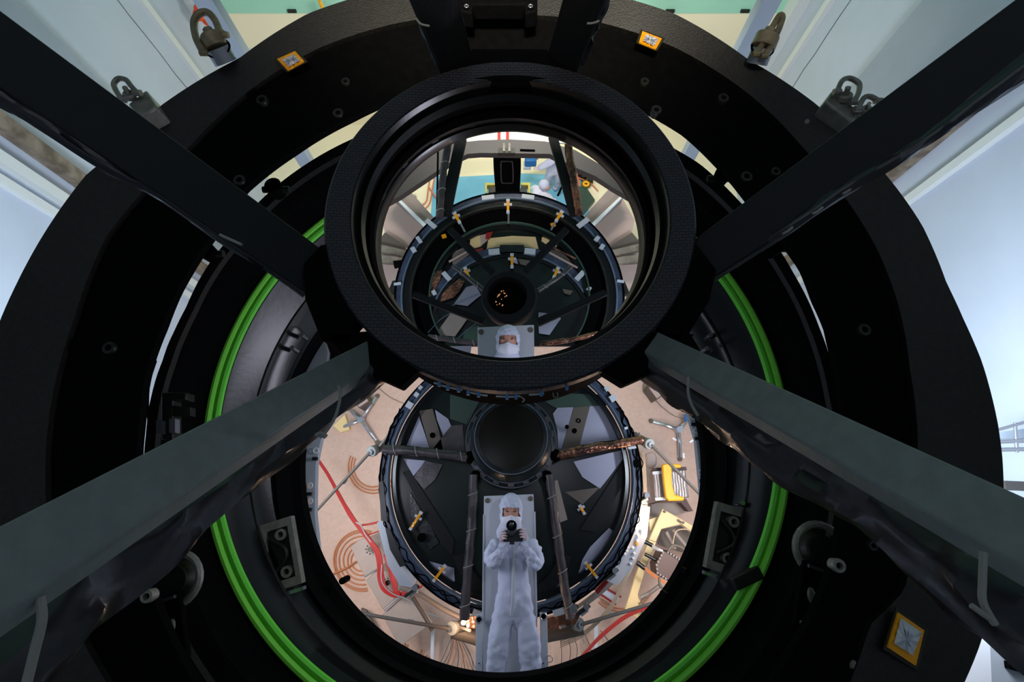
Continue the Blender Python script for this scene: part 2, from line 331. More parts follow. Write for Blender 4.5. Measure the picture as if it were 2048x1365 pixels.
for x, y, s in [(525, 202, 1.1), (677, 228, 1), (692, 165, .8), (1289, 165, .8), (1312, 222, 1), (1446, 198, 1), (1492, 355, 1.1), (1550, 345, .9), (480, 362, 1.1), (220, 697, 1.2), (1727, 661, 1.2), (1676, 1132, 1.25), (1717, 1337, 1.3), (296, 1193, 1.2), (1744, 1092, .9)]:
    p = at(x, y, 2.33); a_ = int(round((math.atan2(p.x - cz[0], p.y - cz[1]) % (2 * math.pi)) / (2 * math.pi) * 288)) % 288
    ro = (Lzon[a_] - Vector((cz[0], cz[1], Lzon[a_].z))).length; t_ = (ro - math.hypot(p.x - cz[0], p.y - cz[1])) / max(.05, ro - cb[2])
    d = 2.30 + .05 * max(0, min(1, t_)); p = at(x, y, d); r = 11 * s * mpp(y, d); b = MB()
    for _ in (0,):
        L = [[Vector((p.x + q * r * math.sin(t), p.y + q * r * math.cos(t), p.z + z)) for t in (2 * math.pi * i / 24 for i in range(24))] for q, z in ((1.0, -.03), (1.0, .004), (.92, .012), (.5, .012), (.42, -.01))]
        b.loft(L)
    big = y > 1100
    b.build('bolt', 'steel' if big else 'dsteel', ring1, label='pale steel washered bolt' if big else None)
for x, y in ((1637, 229), (1614, 243), (1660, 249)):
    MB().cyl(at(x, y, 2.235), at(x, y, 2.26), .012, n=16).build('screw', 'steel', ring1)

# second ring
RING2 = [(421, 515), (322, 720), (291, 826), (640, 308), (547, 373), (1584, 518), (1642, 655), (1680, 778)]
GREEN = [(438, 823), (554, 549), (619, 481), (445, 1055), (547, 1274), (616, 1365), (1451, 547), (1543, 758), (1557, 942), (1519, 1110), (1451, 1240)]
OPEN = [(656, 1154), (702, 1220), (763, 1284), (854, 1333), (600, 970), (1418, 960), (1404, 1032), (1367, 1120), (1282, 1242), (1191, 1312)]
c2 = circ(RING2, 2.75); cg = circ(GREEN, 3.1); co = circ(OPEN, 3.6)
def mixc(a, b, t, d): return (a[0] + (b[0] - a[0]) * t, a[1] + (b[1] - a[1]) * t, a[2] + (b[2] - a[2]) * t, d)
ring2 = thing('inner_barrel_ring', (c2[0], c2[1], CAMZ - 3.1), 'stepped black ring set inside the widest ring, carrying the green cord', 'ring')
K = 'gap'
Lg = loop(cg, grow=.02, dz=.02)
L2 = loop_px([(445, 488), (421, 518), (393, 563), (369, 614), (345, 662), (332, 690), (322, 720), (308, 758), (294, 816), (288, 870), (283, 960), (280, 1080), (330, 1330), (640, 1630), (1000, 1720), (1380, 1620), (1640, 1300), (1690, 1080), (1700, 930), (1694, 850), (1682, 796), (1653, 683), (1642, 655), (1618, 597), (1588, 542), (1567, 506), (1480, 400), (1400, 325), (1250, 250), (1020, 215), (800, 240), (640, 308), (547, 373), (480, 440)], 2.75, (cg[0], cg[1]))
def m2(t, z): return [Vector((a.x + (b.x - a.x) * t, a.y + (b.y - a.y) * t, CAMZ - z)) for a, b in zip(L2, Lg)]
MB().loft([grown(L2, -.1, -.25, cg), grown(L2, 0, -.02, cg), grown(L2, -.01, 0, cg), m2(.38, 2.76), m2(.40, 2.80)], K).build('upper_step', 'gloss', ring2)
MB().loft([m2(.40, 2.80), m2(.66, 2.86), m2(.68, 2.93)], K).build('middle_step', 'black', ring2)
MB().loft([m2(.68, 2.93), Lg, loop(cg, grow=-.03, dz=-.02)], K).build('lower_step', 'black', ring2)
def garc(grow, dz):
    P_ = arcpts(cg, 10, 350, 300, grow, dz); return [p for p in P_ if not behind_cell(p)]
cord = thing('green_cable', (cg[0], cg[1], CAMZ - 3.1), 'bright green double cord running around the inner black ring', 'cord')
MB().tube(garc(.008, .045), .022, 8).build('outer_strand', 'green', cord)
MB().tube(garc(-.034, .035), .022, 8).build('inner_strand', 'greend', cord)
p = at(1493, 1156, 3.05)
MB().box(p, (.17, .07, .05), Matrix.Rotation(R_(22), 3, 'Z')).build('tape_clip', 'dsteel', cord, bevel=.008)
# tube down to the opening
c3 = mixc(cg, co, .42, 3.3); c4 = mixc(cg, co, .72, 3.42)
tube = thing('baffle_tube', (co[0], co[1], CAMZ - 3.8), 'glossy black tapering tube between green cord and round opening', 'tube')
MB().loft([loop(cg, grow=-.03, dz=-.02), loop(cg, grow=-.07, dz=-.07), loop(c3, dz=0)], K).build('upper_wall', 'tube', tube)
MB().loft([loop(c3), loop(c3, grow=-.02, dz=-.05), loop(c4)], K).build('lower_wall', 'tube', tube)
MB().loft([loop(c4), loop(c4, grow=-.02, dz=.03), loop(co, grow=.05, dz=.01), loop(co, dz=-.02), loop(co, dz=-.12), loop(co, grow=.06, dz=-.2)], K).build('rim', 'black', tube)
MB().tube([p for p in arcpts(c3, 5, 355, 240, .0, .01) if not behind_cell(p)], .008, 6).build('edge_bead', 'dsteel', tube)
for x, y in ((607, 673), (589, 699), (1417, 674), (1410, 700), (1480, 1006)):
    q = at(x, y, 3.3); MB().cyl(q + Vector((0, 0, .04)), q + Vector((0, 0, -.05)), .016, n=12).build('bolt', 'bright', tube, label='small bright bolt')
for x, y in ((1370, 1143), (690, 1160), (1330, 1190)):
    q = at(x, y, 3.5); MB().cyl(q + Vector((0, 0, .06)), q + Vector((0, 0, -.05)), .02, n=12).build('hole_plug', 'deep', tube)
# mounting brackets on the tube
def bracket(px, py, rot, lab):
    base = at(px, py, 3.33); t = thing('mount_bracket', base, lab, 'bracket', None)
    Rm = Matrix.Rotation(R_(rot), 3, 'Z')
    def P(x, y, z): return base + Rm @ Vector((x, y, z))
    outer = [(-.1, -.2), (.1, -.2), (.1, .2), (-.1, .2)]; inner = [(-.07, -.15), (.07, -.15), (.07, .15), (-.07, .15)]
    MB().loft([[P(x, y, -.03) for x, y in outer], [P(x, y, .03) for x, y in outer], [P(x, y, .03) for x, y in inner], [P(x, y, -.02) for x, y in inner]]).build('frame', 'steel', t)
    MB().prism([P(x, y, -.015) for x, y in inner], Rm @ Vector((0, 0, -.01))).build('back_plate', 'dsteel', t)
    for s in (-1, 1):
        c = P(.02, s * .11, 0); MB().loft([[c + Vector((q * math.sin(a), q * math.cos(a), z)) for a in (i * math.pi / 10 for i in range(20))] for q, z in ((.034, -.02), (.034, .03), (.018, .03), (.018, -.01))]).build('pivot', 'steel', t)
    MB().tube(smooth([P(-.05, -.1, .02), P(.03, -.03, .03), P(.03, .03, .03), P(-.05, .1, .02)]), .014, 8).build('lever', 'dsteel', t)
    MB().box(P(0, -.23, 0), (.2, .02, .05), Rm).build('shim', 'bright', t)
bracket(564, 1108, 17, 'oblong steel mounting bracket on the lower left of the black tube')
bracket(1452, 1078, -17, 'oblong steel mounting bracket on the lower right of the black tube')
for (x, y, a, lab) in ((607, 745, -28, 'angled steel gusset plate above the lower left strut'), (1396, 745, 30, 'angled steel gusset plate above the lower right strut')):
    s = 1 if x > 1000 else -1; b = MB().px([(x - 26 * s, y - 110), (x + 8 * s, y - 110), (x + 36 * s, y - 40), (x + 30 * s, y + 60), (x - 40 * s, y + 40), (x - 50 * s, y - 40)], 3.5, .04)
    tag(b.build('gusset_plate', 'alu', bevel=.005), lab, 'plate')
# small fittings on the big rings
def tagplate(x, y, lab):
    b = at(x, y, 2.7); t = thing('fitting', b, lab, 'fitting'); Rm = Matrix.Rotation(R_(18 if x < 1000 else -18), 3, 'Z')
    MB().box(b, (.1, .3, .04), Rm).build('body', 'black', t, bevel=.006)
    MB().ball(b + Vector((0, 0, .03)), .03, 2, (.7, 1.3, .3)).build('disc', 'steel', t)
    for s in (-1, 1): MB().box(b + Rm @ Vector((0, s * .13, .03)), (.07, .015, .02), Rm).build('edge_clip', 'bright', t)
tagplate(350, 1253, 'black fitting with oval steel disc below the lower left strut')
tagplate(1616, 1190, 'black fitting with oval steel disc below the lower right strut')
def clevis(x, y, s, lab):
    b = at(x, y, 2.72); t = thing('clevis', b, lab, 'clevis')
    MB().tube([b + Vector((.12 * math.sin(a), .12 * math.cos(a), 0)) for a in (R_(i * 15) for i in range(24))], .02, 8, True).build('collar', 'steel', t)
    MB().cyl(b + Vector((0, 0, -.08)), b + Vector((0, 0, .03)), .085, .07).build('body', 'dsteel', t)
    MB().cyl(b + Vector((s * .16, .2, .02)), b + Vector((s * .2, -.22, .02)), .014, n=8).build('pin', 'steel', t)
clevis(1640, 1100, 1, 'round steel clevis beside pin on the lower right of the rings'); clevis(350, 1160, -1, 'round steel clevis just under the lower left wrapped strut')
lc = thing('latch_clamp', at(335, 850, 2.68), 'black latch clamp with white blocks on left of inner ring', 'clamp')
MB().px([(322, 785), (372, 785), (372, 800), (345, 802), (345, 880), (322, 880)], 2.66, .08).build('body', 'dsteel', lc, bevel=.006)
MB().px([(345, 812), (380, 815), (380, 832), (345, 832)], 2.66, .05).build('arm', 'dsteel', lc)
for q in (((312, 842), (326, 842), (326, 868), (312, 868)), ((338, 838), (350, 838), (350, 866), (338, 866))): MB().px(q, 2.64, .04).build('block', 'alu', lc, label='pale metal block')
tag(wire([(312, 722), (298, 770), (296, 830), (300, 860)], 2.72, 2.2).build('loose_cable', 'deep'), 'thin black cable crossing the left bright gap', 'cable')
for x, y, lab in ((545, 370, 'black toggle at upper left gap between the rings'), (410, 500, 'black rubber knob on ring edge at left gap'), (1447, 348, 'black rubber knob on ring edge at upper right gap'), (1553, 490, 'black toggle at right gap under the strut')):
    q = at(x, y, 2.6); t = thing('toggle', q, lab, 'toggle'); MB().cyl(q, q + Vector((0, 0, -.1)), .05, .04).build('knob', 'deep', t); MB().cyl(q + Vector((-.08, 0, -.05)), q + Vector((.08, 0, -.05)), .02).build('pin', 'dsteel', t)
for x, y, hw, lab in ((618, 312, 17, 'grey vertical post behind the upper left gap of the rings'), (1372, 300, 16, 'grey vertical post behind the upper right gap of the rings')):
    p = at(x, y + 20, 8.0); p.z = CAMZ / 2 - 1.5; tag(MB().box(p, (.24, .16, 9)).build('support_post', 'wallg'), lab, 'post')

# ------------------------------------------------------------------ hoist rings and foil patches on the widest ring
def hoist(loop_pts, cap, base0, base1, capr, br, lab, wr=6, m='bronze', blk=None):
    d = 2.12; b = at(base0[0], base0[1], d); t = thing('hoist_ring', b, lab, 'hoist ring')
    if blk: MB().px(blk, d, .22).build('block', 'steel', t, bevel=.01)
    else:
        MB().cyl(at(*base0, d + .06), at(*base1, d), br * mpp(base0[1], d), n=28).build('base', 'alu', t, label='white enamelled base sleeve')
        MB().tube([at(*base1, d) + Vector((br * mpp(100, d) * math.sin(a), br * mpp(100, d) * math.cos(a), 0)) for a in (i * math.pi / 10 for i in range(20))], .008, 6, True).build('seal', 'deep', t)
    c0 = at(*base1, d); c1 = at(*cap, d - .03); MB().cyl(c0, c1, capr * mpp(100, d), capr * .96 * mpp(100, d), n=28).build('collar', m, t, bevel=.006)
    ax = (c1 - c0).normalized(); MB().cyl(c1, c1 + ax * .035, capr * .42 * mpp(100, d), n=6).build('bolt', m, t)
    MB().tube(pxs([(x, y, d - .03) for x, y in loop_pts], d), wr * mpp(100, d), 12).build('loop', m, t)
    e = [loop_pts[0], loop_pts[-1]]
    for q in e:
        v = at(*q, d - .03); MB().cyl(v + Vector((-.018, 0, 0)), v + Vector((.018, 0, .0)), .016, n=10).build('pin', m, t)
hoist([(407, 106), (392, 75), (388, 45), (398, 28), (415, 25), (430, 40), (440, 62), (450, 70)], (421, 70), (452, 125), (435, 96), 22, 23, 'tallest steel hoist ring with white sleeve at the upper left', 7)
hoist([(244, 200), (228, 172), (236, 158), (252, 160), (262, 172), (275, 186)], (256, 186), (270, 210), (262, 196), 11, 12, 'small steel hoist ring on a block at left above strut', 5, 'steel', [(255, 208), (292, 179), (314, 214), (280, 236)])
hoist([(1512, 108), (1530, 80), (1548, 48), (1559, 31), (1565, 36), (1556, 62), (1540, 95), (1528, 112)], (1536, 70), (1513, 128), (1525, 96), 24, 21, 'bronze hoist ring seen edge on at the upper right', 6)
hoist([(1674, 184), (1684, 162), (1700, 157), (1718, 168), (1716, 188), (1706, 204)], (1692, 188), (1682, 212), (1688, 200), 13, 12, 'steel hoist ring on dark block at the upper right', 5, 'steel', [(1650, 203), (1665, 180), (1724, 225), (1704, 244)])
hoist([(1716, 218), (1728, 196), (1742, 194), (1756, 202)], (1734, 216), (1725, 232), (1730, 224), 9, 9, 'half hidden steel hoist ring behind the upper right strut', 5, 'steel', [(1712, 228), (1722, 212), (1750, 220), (1736, 240)])
def patch(corners, inner, lab, d=2.19):
    c = at(sum(x for x, y in corners) / 4, sum(y for x, y in corners) / 4, d)
    t = thing('foil_patch', c, lab, 'patch')
    cx = sum(x for x, y in corners) / 4; cy = sum(y for x, y in corners) / 4
    MB().px([(cx + (x - cx) * 1.25, cy + (y - cy) * 1.2) for x, y in corners], d + .004, .006).build('tape', 'tape', t)
    MB().px(corners, d - .004, .008).build('gold_film', 'kapton', t)
    n = 16; edge = []
    for k in range(4):
        a, b = inner[k], inner[(k + 1) % 4]
        for j in range(5): edge.append((a[0] + (b[0] - a[0]) * j / 5, a[1] + (b[1] - a[1]) * j / 5))
    V = [at(x, y, d - .006 - (.012 if i % 2 else 0)) for i, (x, y) in enumerate(edge)]
    mid = [at(cx + (x - cx) * .5, cy + (y - cy) * .5, d - (.03 if i % 2 else .012)) for i, (x, y) in enumerate(edge)]
    V2 = V + mid + [at(cx, cy, d - .008)]; m_ = len(edge)
    f = [(i, (i + 1) % m_, m_ + (i + 1) % m_, m_ + i) for i in range(m_)] + [(m_ + i, m_ + (i + 1) % m_, 2 * m_) for i in range(m_)]
    MB().add(V2, f).build('silver_film', 'foil', t, ang=5)
patch([(554, 118), (590, 102), (608, 122), (575, 140)], [(563, 119), (588, 108), (600, 121), (577, 134)], 'small gold and silver foil patch on the upper left ring', 2.22)
patch([(1285, 62), (1324, 77), (1312, 98), (1278, 84)], [(1292, 68), (1318, 78), (1308, 92), (1286, 82)], 'small gold and silver foil patch on the upper right ring', 2.22)
patch([(1797, 1226), (1849, 1262), (1832, 1333), (1776, 1296)], [(1802, 1237), (1844, 1266), (1826, 1312), (1788, 1288)], 'largest gold and silver foil patch at the lower right', 2.22)
tag(MB().px([(905, -30), (1075, -30), (1075, 22), (1050, 26), (1050, 8), (945, 8), (945, 26), (920, 22)], 2.1, .1).build('hatch_bracket', 'black', bevel=.01), 'black bracket at top centre between the two upper struts', 'bracket')
for x, lab in ((933, 'left of two pale washers on the top centre bracket'), (1061, 'right of two pale washers on the top centre bracket')):
    q = at(x, 12, 2.08); tag(MB().tube([q + Vector((.01 * math.sin(a), .01 * math.cos(a), 0)) for a in (i * math.pi / 8 for i in range(16))], .004, 6, True).build('washer', 'bright'), lab, 'washer')

# ------------------------------------------------------------------ mirror cell ring in front
DF = 1.1
lamp('tube_lamp', 'AREA', at(1330, 800, 2.6), at(575, 630, 3.3), 16, LAV, .25, .25)  # unseen light added to give the left tube wall its sheen
cf = circ([(893, 135), (740, 235), (680, 330), (643, 440), (1395, 440), (829, 738), (928, 773), (1019, 779), (1300, 235)], DF)
i1 = ell(1021, 157, 724, 322, DF + .005); i2 = ell(1021, 182, 728, 306, DF + .05); i3 = ell(1020, 216, 733, 288, DF + .12); i4 = ell(1020, 243, 736, 272, DF + .2); i5 = ell(1020, 265, 726, 259, DF + .26)
cell = thing('mirror_cell_ring', (cf[0], cf[1], CAMZ - DF - .3), 'round black composite ring held at centre by six struts', 'ring')
MB().loft([loop(cf, dz=-.05), loop(cf, dz=-.006), loop(cf, grow=-.006), loop(i1), loop(i1, grow=-.003, dz=-.004)]).build('flange', 'weave', cell)
MB().loft([loop(i1, grow=-.003, dz=-.004), loop(i2), loop(i2, grow=-.012, dz=.004), loop(i2, grow=-.016, dz=-.02)]).build('upper_bore', 'tube', cell)
MB().loft([loop(i2, grow=-.016, dz=-.02), loop(i3), loop(i3, grow=-.012, dz=.003), loop(i3, grow=-.018, dz=-.02)]).build('middle_bore', 'deep', cell)
MB().loft([loop(i3, grow=-.018, dz=-.02), loop(i4), loop(i4, grow=-.006, dz=-.003), loop(i4, grow=-.008, dz=-.03), loop(i5), loop(i5, grow=.1, dz=-.01)]).build('lower_bore', 'tube', cell)
MB().loft([loop(cf, dz=-.05), loop(cf, dz=-.06, grow=-.02), loop(cf, dz=-.12, grow=-.022), loop(cf, dz=-.26, grow=-.012), loop(i5, grow=.1, dz=-.01)]).build('shell', 'deep', cell)
MB().tube([Vector((i3[0] + (i3[2] + .004) * math.sin(a), i3[1] + (i3[2] + .004) * math.cos(a), CAMZ - i3[3])) for a in (i * math.pi / 72 for i in range(144))], .0025, 6, True).build('seal_bead', 'dsteel', cell)
lug = lambda pts, d=DF + .004, t=.05: MB().px(pts, d, t).build('lug', 'black', cell, bevel=.004)
lug([(640, 490), (606, 528), (609, 598), (642, 680), (700, 690), (720, 600), (690, 480)]); lug([(1396, 490), (1434, 540), (1420, 600), (1376, 672), (1330, 690), (1310, 600), (1350, 480)])
lug([(925, 118), (945, 96), (1095, 97), (1101, 112), (1140, 130), (1100, 160), (930, 160)])
lug([(652, 668), (735, 662), (835, 742), (800, 775), (700, 730)]); lug([(1300, 662), (1390, 668), (1340, 730), (1250, 770), (1205, 742)])
for a in range(-72, 80, 18):
    if abs(a) < 8: continue
    q = Vector((i4[0] + (i4[2] - .004) * math.sin(R_(a)), i4[1] + (i4[2] - .004) * math.cos(R_(a)), CAMZ - i4[3] + .008))
    MB().box(q, (.022, .002, .004), Matrix.Rotation(R_(-a), 3, 'Z')).build('reference_mark', 'dsteel', cell)
# cable run with blue clips under the cell
cc = circ([(845, 757), (930, 779), (1019, 786), (1110, 780), (1195, 757)], DF + .1)
har = thing('cable_harness', at(1019, 792, DF + .03), 'white cable harness with blue clips under the round ring', 'cable')
HD = DF + .03; HY = 9
for seg in ([(868, 757), (893, 765), (925, 772)], [(935, 775), (962, 781), (975, 783)], [(992, 784), (1020, 785), (1040, 784)], [(1058, 781), (1075, 780), (1088, 778)]):
    wire([(x, y + HY) for x, y in seg], HD, 2.0).build('cable', 'white', har)
wire([(1040, 784 + HY), (1048, 790 + HY), (1045, 796 + HY)], HD, 1.8).build('cable', 'steel', har)
wire([(1106, 777 + HY), (1108, 786 + HY), (1116, 784 + HY), (1114, 776 + HY)], HD, .8).build('cable', 'tie', har)
for x, y in ((878, 759), (895, 766), (917, 770), (936, 776), (957, 780), (1014, 785), (1032, 784), (1083, 778), (1134, 766)):
    MB().px([(x - 3, y + HY - 5), (x + 3, y + HY - 5), (x + 3, y + HY + 5), (x - 3, y + HY + 5)], HD - .01, .008).build('clip', 'bluec', har)

# ------------------------------------------------------------------ six struts
def strut(q, d_in, d_out, m, lab, t=.05):
    P = [at(q[0][0], q[0][1], d_in), at(q[1][0], q[1][1], d_out), at(q[2][0], q[2][1], d_out), at(q[3][0], q[3][1], d_in)]
    o = thing('support_strut', P[0], lab, 'strut'); MB().prism(P, (0, 0, -t)).build('beam', m, o, bevel=.004); return o
s1 = strut([(645, 500), (-230, -150), (-230, 20), (616, 590)], DF + .03, .72, 'strut', 'black strut running from upper left corner to the round ring')
s2 = strut([(1385, 482), (2230, -150), (2290, 5), (1428, 556)], DF + .03, .72, 'strut', 'black strut running from upper right corner to the round ring')
s3 = strut([(944, 105), (905, -60), (800, -60), (880, 132)], DF - .01, .85, 'strut', 'black strut from the top edge, left of centre')
s4 = strut([(1095, 105), (1140, -60), (1232, -60), (1153, 134)], DF - .01, .85, 'strut', 'black strut from the top edge, right of centre')
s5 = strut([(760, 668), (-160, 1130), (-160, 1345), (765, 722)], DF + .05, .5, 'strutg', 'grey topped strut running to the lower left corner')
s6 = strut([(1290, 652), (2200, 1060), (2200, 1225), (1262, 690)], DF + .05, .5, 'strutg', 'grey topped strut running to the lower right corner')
def bundle(o, pts, d0, d1, m='film', name='wrapped_bundle', jit=.5, kk=10):
    n = len(pts); C = [at(p[0], p[1], d0 + (d1 - d0) * i / (n - 1)) for i, p in enumerate(pts)]
    rr = [p[2] * mpp(p[1], d0 + (d1 - d0) * i / (n - 1)) for i, p in enumerate(pts)]
    S = smooth(C, kk); r2 = [float(np.interp(j / (len(S) - 1), np.linspace(0, 1, n), rr)) for j in range(len(S))]
    MB().tube(S, r2, 18, jit=jit).build(name, m, o, ang=60)
bundle(s5, [(790, 715, 26), (740, 742, 32), (650, 812, 38), (560, 880, 42), (450, 965, 44), (340, 1045, 52), (200, 1165, 66), (60, 1290, 84), (-120, 1440, 100)], DF + .12, .64)
bundle(s6, [(1255, 712, 26), (1310, 735, 36), (1400, 800, 40), (1500, 862, 44), (1620, 945, 50), (1740, 1010, 58), (1860, 1105, 70), (1990, 1195, 86), (2200, 1330, 100)], DF + .12, .64)
bundle(s3, [(878, 125, 10), (860, 60, 17), (838, -20, 22), (830, -60, 24)], DF + .03, .88)
bundle(s4, [(1155, 125, 12), (1178, 60, 18), (1195, 0, 22), (1205, -60, 24)], DF + .03, .88)
bundle(s1, [(612, 588, 8), (520, 525, 9), (430, 465, 10), (330, 395, 11), (205, 325, 14), (60, 225, 18), (-100, 130, 24)], DF + .07, .8)
bundle(s2, [(1425, 558, 8), (1500, 508, 9), (1572, 462, 10), (1680, 385, 11), (1790, 322, 12), (1900, 245, 14), (2100, 95, 20)], DF + .07, .8)
def ctie(o, pts, d, rpx): wire([(x, y) for x, y in pts], d, rpx).build('cord_tie', 'tie', o)
ctie(s5, [(676, 772), (681, 790), (672, 830), (655, 860), (640, 876)], .93, 3.2); ctie(s5, [(632, 872), (642, 868), (652, 874)], .93, 5)
ctie(s5, [(80, 1195), (84, 1240), (70, 1300), (50, 1380)], .58, 9)
ctie(s6, [(1377, 754), (1376, 785), (1384, 812), (1396, 832)], .93, 3); ctie(s6, [(1967, 1105), (1965, 1160), (1966, 1205), (1990, 1250)], .5, 7); ctie(s6, [(1943, 1212), (1965, 1228), (1985, 1240)], .5, 6)
ctie(s3, [(833, 38), (842, 48), (859, 52)], .88, 2); ctie(s4, [(1174, 47), (1186, 46), (1198, 42)], .88, 2)
for k in range(4): ctie(s2, [(1565 + k * 60, 468 - k * 40), (1575 + k * 60, 463 - k * 40), (1585 + k * 60, 455 - k * 40)], .97, 2.5)
ctie(s1, [(440, 470), (462, 480), (484, 490)], .97, 3); ctie(s6, [(1530, 905), (1480, 880), (1410, 842)], 1.06, 2)
for (a, b) in (((1218, 757), (1262, 728)),):
    tag(wire([(1220, 735), (1235, 740), (1250, 738)], DF + .1, 1).build('loose_wire', 'bluec'), 'thin blue wire below the ring at the lower right strut root', 'wire')
# ------------------------------------------------------------------ lower round view: mirror assembly, floor and floor goods
def P(name, m, pts, d, t=.03, parent=None, label=None, bevel=0): return MB().px(pts, d, t).build(name, m, parent, label=label, bevel=bevel)
def T(name, m, pts, d, lab, cat, t=.03, bevel=0, group=None): return tag(MB().px(pts, d, t).build(name, m, bevel=bevel), lab, cat, group)
DA = 6.0
ao = circ([(765, 945), (1283, 945), (837, 769), (811, 1132), (909, 1224), (1282, 950), (1252, 1093), (1194, 1175), (1254, 826)], DA)
ai = circ([(800, 904), (802, 995), (854, 1120), (924, 1181), (1237, 876), (1243, 923), (1252, 980), (1222, 1078), (819, 830)], DA)
am = (ao[0] * .45 + ai[0] * .55, ao[1] * .45 + ai[1] * .55, ao[2] * .45 + ai[2] * .55, DA)
asm = thing('mirror_assembly', (ao[0], ao[1], CAMZ - DA - .3), 'large round mirror with navy rim and dark hub behind the person holding a camera', 'telescope mirror')
VIS = 'top'
def below_cell(p):
    dx, dy, dz = p.x, p.y, CAMZ - p.z; k = dy * ST + dz * CT
    return 682.5 - FPX * (dy * CT - dz * ST) / k > 733
def half(c, **k): return [v for v in loop(c, **k)]
def loftlow(loops, name, m, parent, n=288):
    vs = [v for l in loops for v in l]; fs = []
    for j in range(len(loops) - 1):
        for i in range(n):
            f = (j * n + i, j * n + (i + 1) % n, (j + 1) * n + (i + 1) % n, (j + 1) * n + i)
            if below_cell(vs[f[0]]): fs.append(f)
    u = sorted({i for f in fs for i in f}); mp = {a: b for b, a in enumerate(u)}
    return MB().add([vs[i] for i in u], [tuple(mp[i] for i in f) for f in fs]).build(name, m, parent)
loftlow([loop(ao, dz=-.25), loop(ao, dz=-.01), loop(ao), loop(am, dz=.01), loop(am, grow=-.003, dz=-.02)], 'rim_face', 'navy', asm)
loftlow([loop(am, dz=.012, grow=.012), loop(am, dz=.026), loop(am, dz=.012, grow=-.014), loop(am, dz=-.02, grow=-.02)], 'rim_bead', 'stitch', asm)
loftlow([loop(am, grow=-.03, dz=-.02), loop(ai, dz=.0), loop(ai, dz=-.1)], 'inner_rim', 'tube', asm)
loftlow([loop(ao, dz=.0, grow=-.02), loop(ao, dz=.02, grow=-.01), loop(ao, dz=.0, grow=.0)], 'outer_bead', 'deep', asm)
g = loop(ai, dz=-.1); gg = [v for v in g if below_cell(v)]
k0 = next(i for i in range(288) if not below_cell(g[i]) and below_cell(g[(i + 1) % 288])); gg = [g[(k0 + 1 + j) % 288] for j in range(288) if below_cell(g[(k0 + 1 + j) % 288])]
MB().prism(gg, (0, 0, -.08)).build('mirror_glass', 'glassg', asm)
DG = DA + .09
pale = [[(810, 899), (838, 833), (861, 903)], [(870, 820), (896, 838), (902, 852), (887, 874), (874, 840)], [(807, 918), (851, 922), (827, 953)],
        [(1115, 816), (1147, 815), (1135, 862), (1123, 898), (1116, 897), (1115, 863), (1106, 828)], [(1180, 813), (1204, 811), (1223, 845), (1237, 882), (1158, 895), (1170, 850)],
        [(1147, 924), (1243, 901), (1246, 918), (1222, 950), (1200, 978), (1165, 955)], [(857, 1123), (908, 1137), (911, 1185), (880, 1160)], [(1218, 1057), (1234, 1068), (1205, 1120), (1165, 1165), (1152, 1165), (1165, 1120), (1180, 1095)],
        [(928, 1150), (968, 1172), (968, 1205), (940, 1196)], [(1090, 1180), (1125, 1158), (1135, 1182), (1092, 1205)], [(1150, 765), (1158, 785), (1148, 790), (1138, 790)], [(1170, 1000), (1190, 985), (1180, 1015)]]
for q in pale[:10]: P('reflected_wall', 'lavp', q, DG - .012, .01, asm)  # wall reflection put in as flat pale patches on the glass
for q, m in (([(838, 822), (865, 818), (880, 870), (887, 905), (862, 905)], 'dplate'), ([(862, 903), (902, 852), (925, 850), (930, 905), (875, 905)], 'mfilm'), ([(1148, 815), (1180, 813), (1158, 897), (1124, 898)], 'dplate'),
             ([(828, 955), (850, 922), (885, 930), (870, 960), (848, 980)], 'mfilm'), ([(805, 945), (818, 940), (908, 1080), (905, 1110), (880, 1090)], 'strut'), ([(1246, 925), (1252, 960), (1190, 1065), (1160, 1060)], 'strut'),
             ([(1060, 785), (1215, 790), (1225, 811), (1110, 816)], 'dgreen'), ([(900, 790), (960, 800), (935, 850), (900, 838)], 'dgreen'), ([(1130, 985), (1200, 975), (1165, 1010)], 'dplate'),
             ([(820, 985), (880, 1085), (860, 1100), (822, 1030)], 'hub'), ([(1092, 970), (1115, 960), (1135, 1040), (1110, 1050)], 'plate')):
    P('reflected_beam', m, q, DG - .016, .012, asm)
for x, y, r in ((865, 871, 5.5), (1134, 854, 4), (1149, 862, 5), (843, 1076, 8.5), (1274, 928, 8)):
    q = at(x, y, DA - .02); MB().cyl(q, q + Vector((0, 0, -.03)), r * mpp(y, DA), n=20).build('black_dot', 'deep', asm)
q = at(1157, 842, DG - .02); MB().tube([q + Vector((.022 * math.sin(a), .022 * math.cos(a), 0)) for a in (i * math.pi / 8 for i in range(16))], .007, 6, True).build('o_ring', 'deep', asm)
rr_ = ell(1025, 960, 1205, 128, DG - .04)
for a0, a1 in ((105, 160), (200, 255)): band(rr_, rr_[2] - .14, rr_[2], a0, a1, .02, .02, 20).build('reflected_ring', 'strut', asm)
